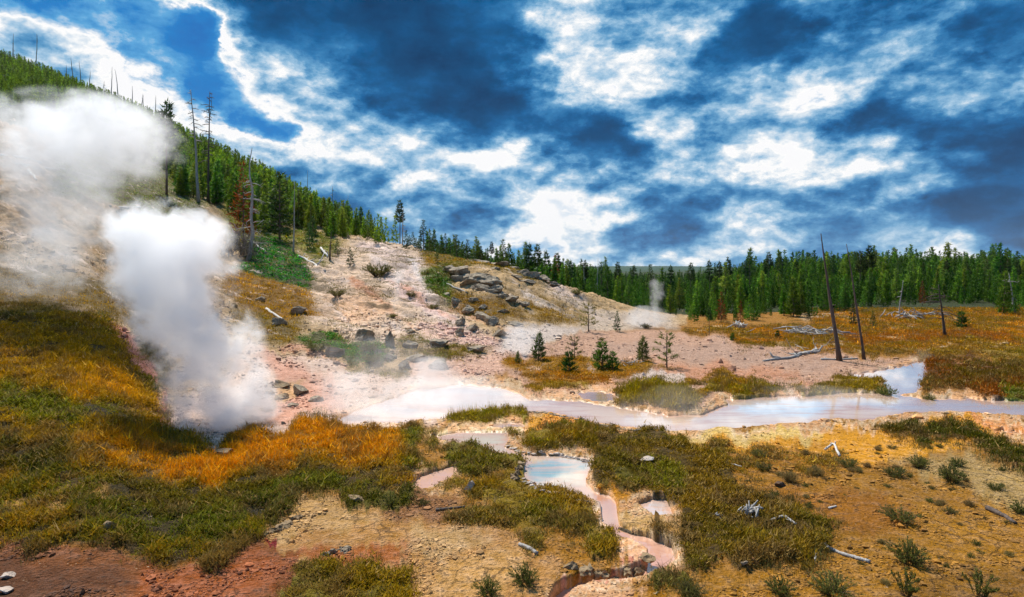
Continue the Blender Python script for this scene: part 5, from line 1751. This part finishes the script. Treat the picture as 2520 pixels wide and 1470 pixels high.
# ------------------------------------------------------------------ steam
def steam(name, label, base, H, prof, dens, edge=.55, nscale=.9, namp=.9, seed=0.0, stretch=1.0, flat=None, soft=.75, steps=1.0, detail=5.0, foot=.05):
    """a column of steam: prof lists (height 0..1, dx, dy, radius) in metres; the shape follows it and frays at the rim"""
    hs = np.linspace(0, 1, 25)
    pr = np.array(prof)
    cx, cy_, rr_ = (np.interp(hs, pr[:, 0], pr[:, k]) for k in (1, 2, 3))
    k_ = np.array([.25, .5, .25])
    for a in (cx, cy_, rr_):
        a[1:-1] = np.convolve(a, k_, 'valid')
    sq = flat or 1.0
    # the body that holds it
    n = 28
    V, F = [], []
    for i, h in enumerate(hs):
        for j in range(n):
            t = j * 6.2832 / n
            r = rr_[i] * 1.42
            if i in (0, len(hs) - 1):
                r *= .72
            V.append((cx[i] + math.cos(t) * r, cy_[i] + math.sin(t) * r * sq, h * H))
    for i in range(len(hs) - 1):
        for j in range(n):
            k = (j + 1) % n
            F += [(i * n + j, i * n + k, (i + 1) * n + k), (i * n + j, (i + 1) * n + k, (i + 1) * n + j)]
    c0, c1 = len(V), len(V) + 1
    V += [(cx[0], cy_[0], -.02), (cx[-1], cy_[-1], H * 1.01)]
    for j in range(n):
        k = (j + 1) % n
        F += [(c0, k, j), (c1, (len(hs) - 1) * n + j, (len(hs) - 1) * n + k)]
    m = bpy.data.materials.new('steam_vapour')
    m.use_nodes = True
    T = NT(m.node_tree)
    out = T.node('ShaderNodeOutputMaterial')
    pv = T.node('ShaderNodeVolumePrincipled')
    pv.inputs['Color'].default_value = (.998, .998, .998, 1)
    pv.inputs['Anisotropy'].default_value = .3
    T.link(pv.outputs[0], out.inputs['Volume'])
    co = T.node('ShaderNodeTexCoord').outputs['Object']
    sep = T.node('ShaderNodeSeparateXYZ')
    T.link(co, sep.inputs[0])
    x, y, z = sep.outputs
    f = T.math('DIVIDE', z, H, clamp=True)
    lo, hi = min(cx.min(), cy_.min()) - .01, max(cx.max(), cy_.max()) + .01
    rm = rr_.max()
    rc = T.ramp(f, [(h, ((a - lo) / (hi - lo), (b - lo) / (hi - lo), c / rm)) for h, a, b, c in zip(hs, cx, cy_, rr_)])
    s2 = T.node('ShaderNodeSeparateColor')
    T.link(rc, s2.inputs[0])
    dx = T.math('SUBTRACT', x, T.math('MULTIPLY_ADD', s2.outputs[0], hi - lo, lo))
    dy = T.math('DIVIDE', T.math('SUBTRACT', y, T.math('MULTIPLY_ADD', s2.outputs[1], hi - lo, lo)), sq)
    r = T.math('MULTIPLY', s2.outputs[2], rm)
    q = T.math('DIVIDE', T.math('SQRT', T.math('ADD', T.math('MULTIPLY', dx, dx), T.math('MULTIPLY', dy, dy))), r)
    # ends fade too
    e = T.math('MAXIMUM', T.mapr(f, .86, 1.0, 0, 1), T.mapr(f, .0, foot, .9 if foot > .1 else .3, 0))
    q = T.math('SQRT', T.math('ADD', T.math('MULTIPLY', q, q), T.math('MULTIPLY', e, e)))
    nv = T.vmath('ADD', T.vmath('MULTIPLY', co, (1, 1, 1 / stretch)), (seed * 3.1, seed * 1.7, seed))
    nz = T.noise(nv, nscale * 1.9, detail, .66, .5)
    nb = T.noise(T.vmath('ADD', nv, (5.0, 1.0, 2.0)), nscale * .62, 1.0, .5, .3)
    v = T.math('ADD', q, T.math('MULTIPLY', T.math('SUBTRACT', .5, nz.outputs[0]), namp * 2))
    v = T.math('ADD', v, T.math('MULTIPLY', T.math('SUBTRACT', .5, nb.outputs[0]), namp * 1.8))
    v = T.mapr(v, edge + soft * .5, edge - soft * .5, 0, 1, True)
    v = T.math('MULTIPLY', v, T.mapr(q, 1.0, 1.36, 1, 0, True))
    v = T.math('MULTIPLY', v, T.mapr(nz.outputs[0], .25, .7, .45, 1.5))
    T.put(pv.inputs['Density'], T.math('MULTIPLY', v, dens))
    m.cycles.volume_step_rate = steps
    me = make_mesh(name, V, F, m, True)
    o = obj(name, me, None, base)
    if label:
        tag(o, label, 'steam')
    return o


# the dense plume from the near vent
b = at(556, 1040)
D0 = b.y
S = D0 / FP
top = EYE + (HY - 486) * S
Hm = top - b.z


def pf(rows, x0, dist, zb, H):
    """rows of (sheet row, centre column, half width) -> metres"""
    out = []
    for yd, xc, hw in rows:
        h = (EYE + (HY - yd) * dist / FP - zb) / H
        out.append((h, (xc - x0) * dist / FP, 0.0, hw * .86 * dist / FP))
    return sorted(out)


steam('steam_plume', 'dense white steam plume billowing from the near vent, thickest of all', b, Hm,
      pf([(1045, 556, 125), (1000, 550, 140), (950, 534, 140), (900, 516, 140), (850, 506, 138), (800, 486, 138), (750, 458, 140), (700, 434, 146), (650, 420, 150), (600, 416, 152), (560, 414, 150), (520, 406, 132), (486, 398, 100)], 556, D0, b.z, Hm),
      1.9, .68, .95, 1.05, 1.0, 1.0, soft=.72, steps=.4, detail=7.0)
# the wide drifting cloud behind, from a second vent up the slope
b2 = at(150, 720)
d2 = b2.y * .93
b2 = Vector(((150 - CX) / FP * d2, d2, ground_z((150 - CX) / FP * d2, d2)))
Hm2 = EYE + (HY - 225) * d2 / FP - b2.z
steam('steam_plume', 'broad drifting steam cloud over the slope, fed by a leaning column', b2, Hm2,
      pf([(740, 90, 190), (680, 90, 210), (640, 100, 205), (600, 115, 180), (560, 130, 150), (520, 150, 130), (480, 165, 150), (440, 180, 220), (400, 190, 262), (350, 195, 275), (300, 200, 260), (260, 190, 220), (225, 180, 150)], 150, d2, b2.z, Hm2),
      0.46, .60, .40, 1.35, 2.0, .8, soft=.8, steps=.5, flat=.7, foot=.45, detail=7.0)


def bank(xc, yb, hw, yt, dens, label, seed, dist=None, flat=.5, nsc=1.2, lean=0, namp=.5, tall=False, foot=.05):
    p = at(xc, yb)
    if dist:
        x = (xc - CX) / FP * dist
        p = Vector((x, dist, ground_z(x, dist)))
    H = EYE + (HY - yt) * p.y / FP - p.z
    w = px2m(hw, p.y)
    L = px2m(lean, p.y)
    rows = [(0, 0, 0, w * (.45 if tall else .9)), (.3, L * .3, 0, w * (.6 if tall else 1)), (.6, L * .6, 0, w * (.85 if tall else .8)), (1, L, 0, w * (.9 if tall else .45))]
    return steam('steam_bank' if not tall else 'steam_wisp', label, p - Vector((0, 0, .03)), H, rows, dens, .5, nsc, namp, seed, 1.0, flat, .9, 1.0, 5.0, foot)


bank(625, 1040, 120, 920, .6, 'grey steam drifting low right of the near vent', 3, nsc=.9)
bank(860, 1022, 120, 905, 1.0, 'puffy steam bank over the red shore', 4)
bank(1060, 950, 110, 872, .9, 'puffy steam patch at the foot of the boulders', 5)
bank(1100, 1010, 300, 918, .6, 'wide thin steam veil lying over the hot stream', 6, flat=.35)
bank(1285, 870, 75, 785, .9, 'bright steam bank rising from the pale inlet', 7)
bank(1590, 806, 80, 748, .6, 'low steam over the pale ground before the forest', 8)
bank(1615, 800, 26, 680, .55, 'thin twisting steam wisp against the forest', 9, tall=True, flat=1.0, nsc=1.6, namp=.8)
bank(970, 760, 22, 655, .6, 'narrow white steam wisp on the bare slope', 10, tall=True, flat=1.0, nsc=1.4, lean=18, namp=.7)
bank(1650, 1018, 150, 940, .2, 'faint steam over the big sedge island', 11, flat=.4)
bank(2270, 892, 40, 852, .25, 'faint steam above the pink pool rim', 12)
bank(940, 965, 280, 820, .2, 'faint haze of steam in front of the slope foot', 13, flat=.3)
bank(1990, 975, 220, 944, .25, 'thin steam along the far edge of the wide stream', 14, flat=.25)
bank(90, 735, 150, 545, .35, 'soft steam bank spreading low over the left slope', 15, dist=d2, flat=.6, nsc=.6, foot=.5)


# ------------------------------------------------------------------ the air
zmin, zmax = float(Z.min()), float(Z.max())
xm = float(np.abs(XX).max())
hz = bpy.data.materials.new('air')
hz.use_nodes = True
T = NT(hz.node_tree)
o_ = T.node('ShaderNodeOutputMaterial')
v_ = T.node('ShaderNodeVolumePrincipled')
v_.inputs['Color'].default_value = (.9, .95, 1.0, 1)
v_.inputs['Density'].default_value = 0.00004
T.link(v_.outputs[0], o_.inputs['Volume'])
bx = np.array([(sx * (xm + 60), yy, zz) for sx in (-1, 1) for yy in (-60.0, 3580.0) for zz in (zmin - 1.0, zmax + 20.0)])
bq = [(0, 1, 3, 2), (4, 6, 7, 5), (0, 4, 5, 1), (2, 3, 7, 6), (0, 2, 6, 4), (1, 5, 7, 3)]
tag(obj('haze', make_mesh('haze', bx, bq, hz)), kind='stuff')
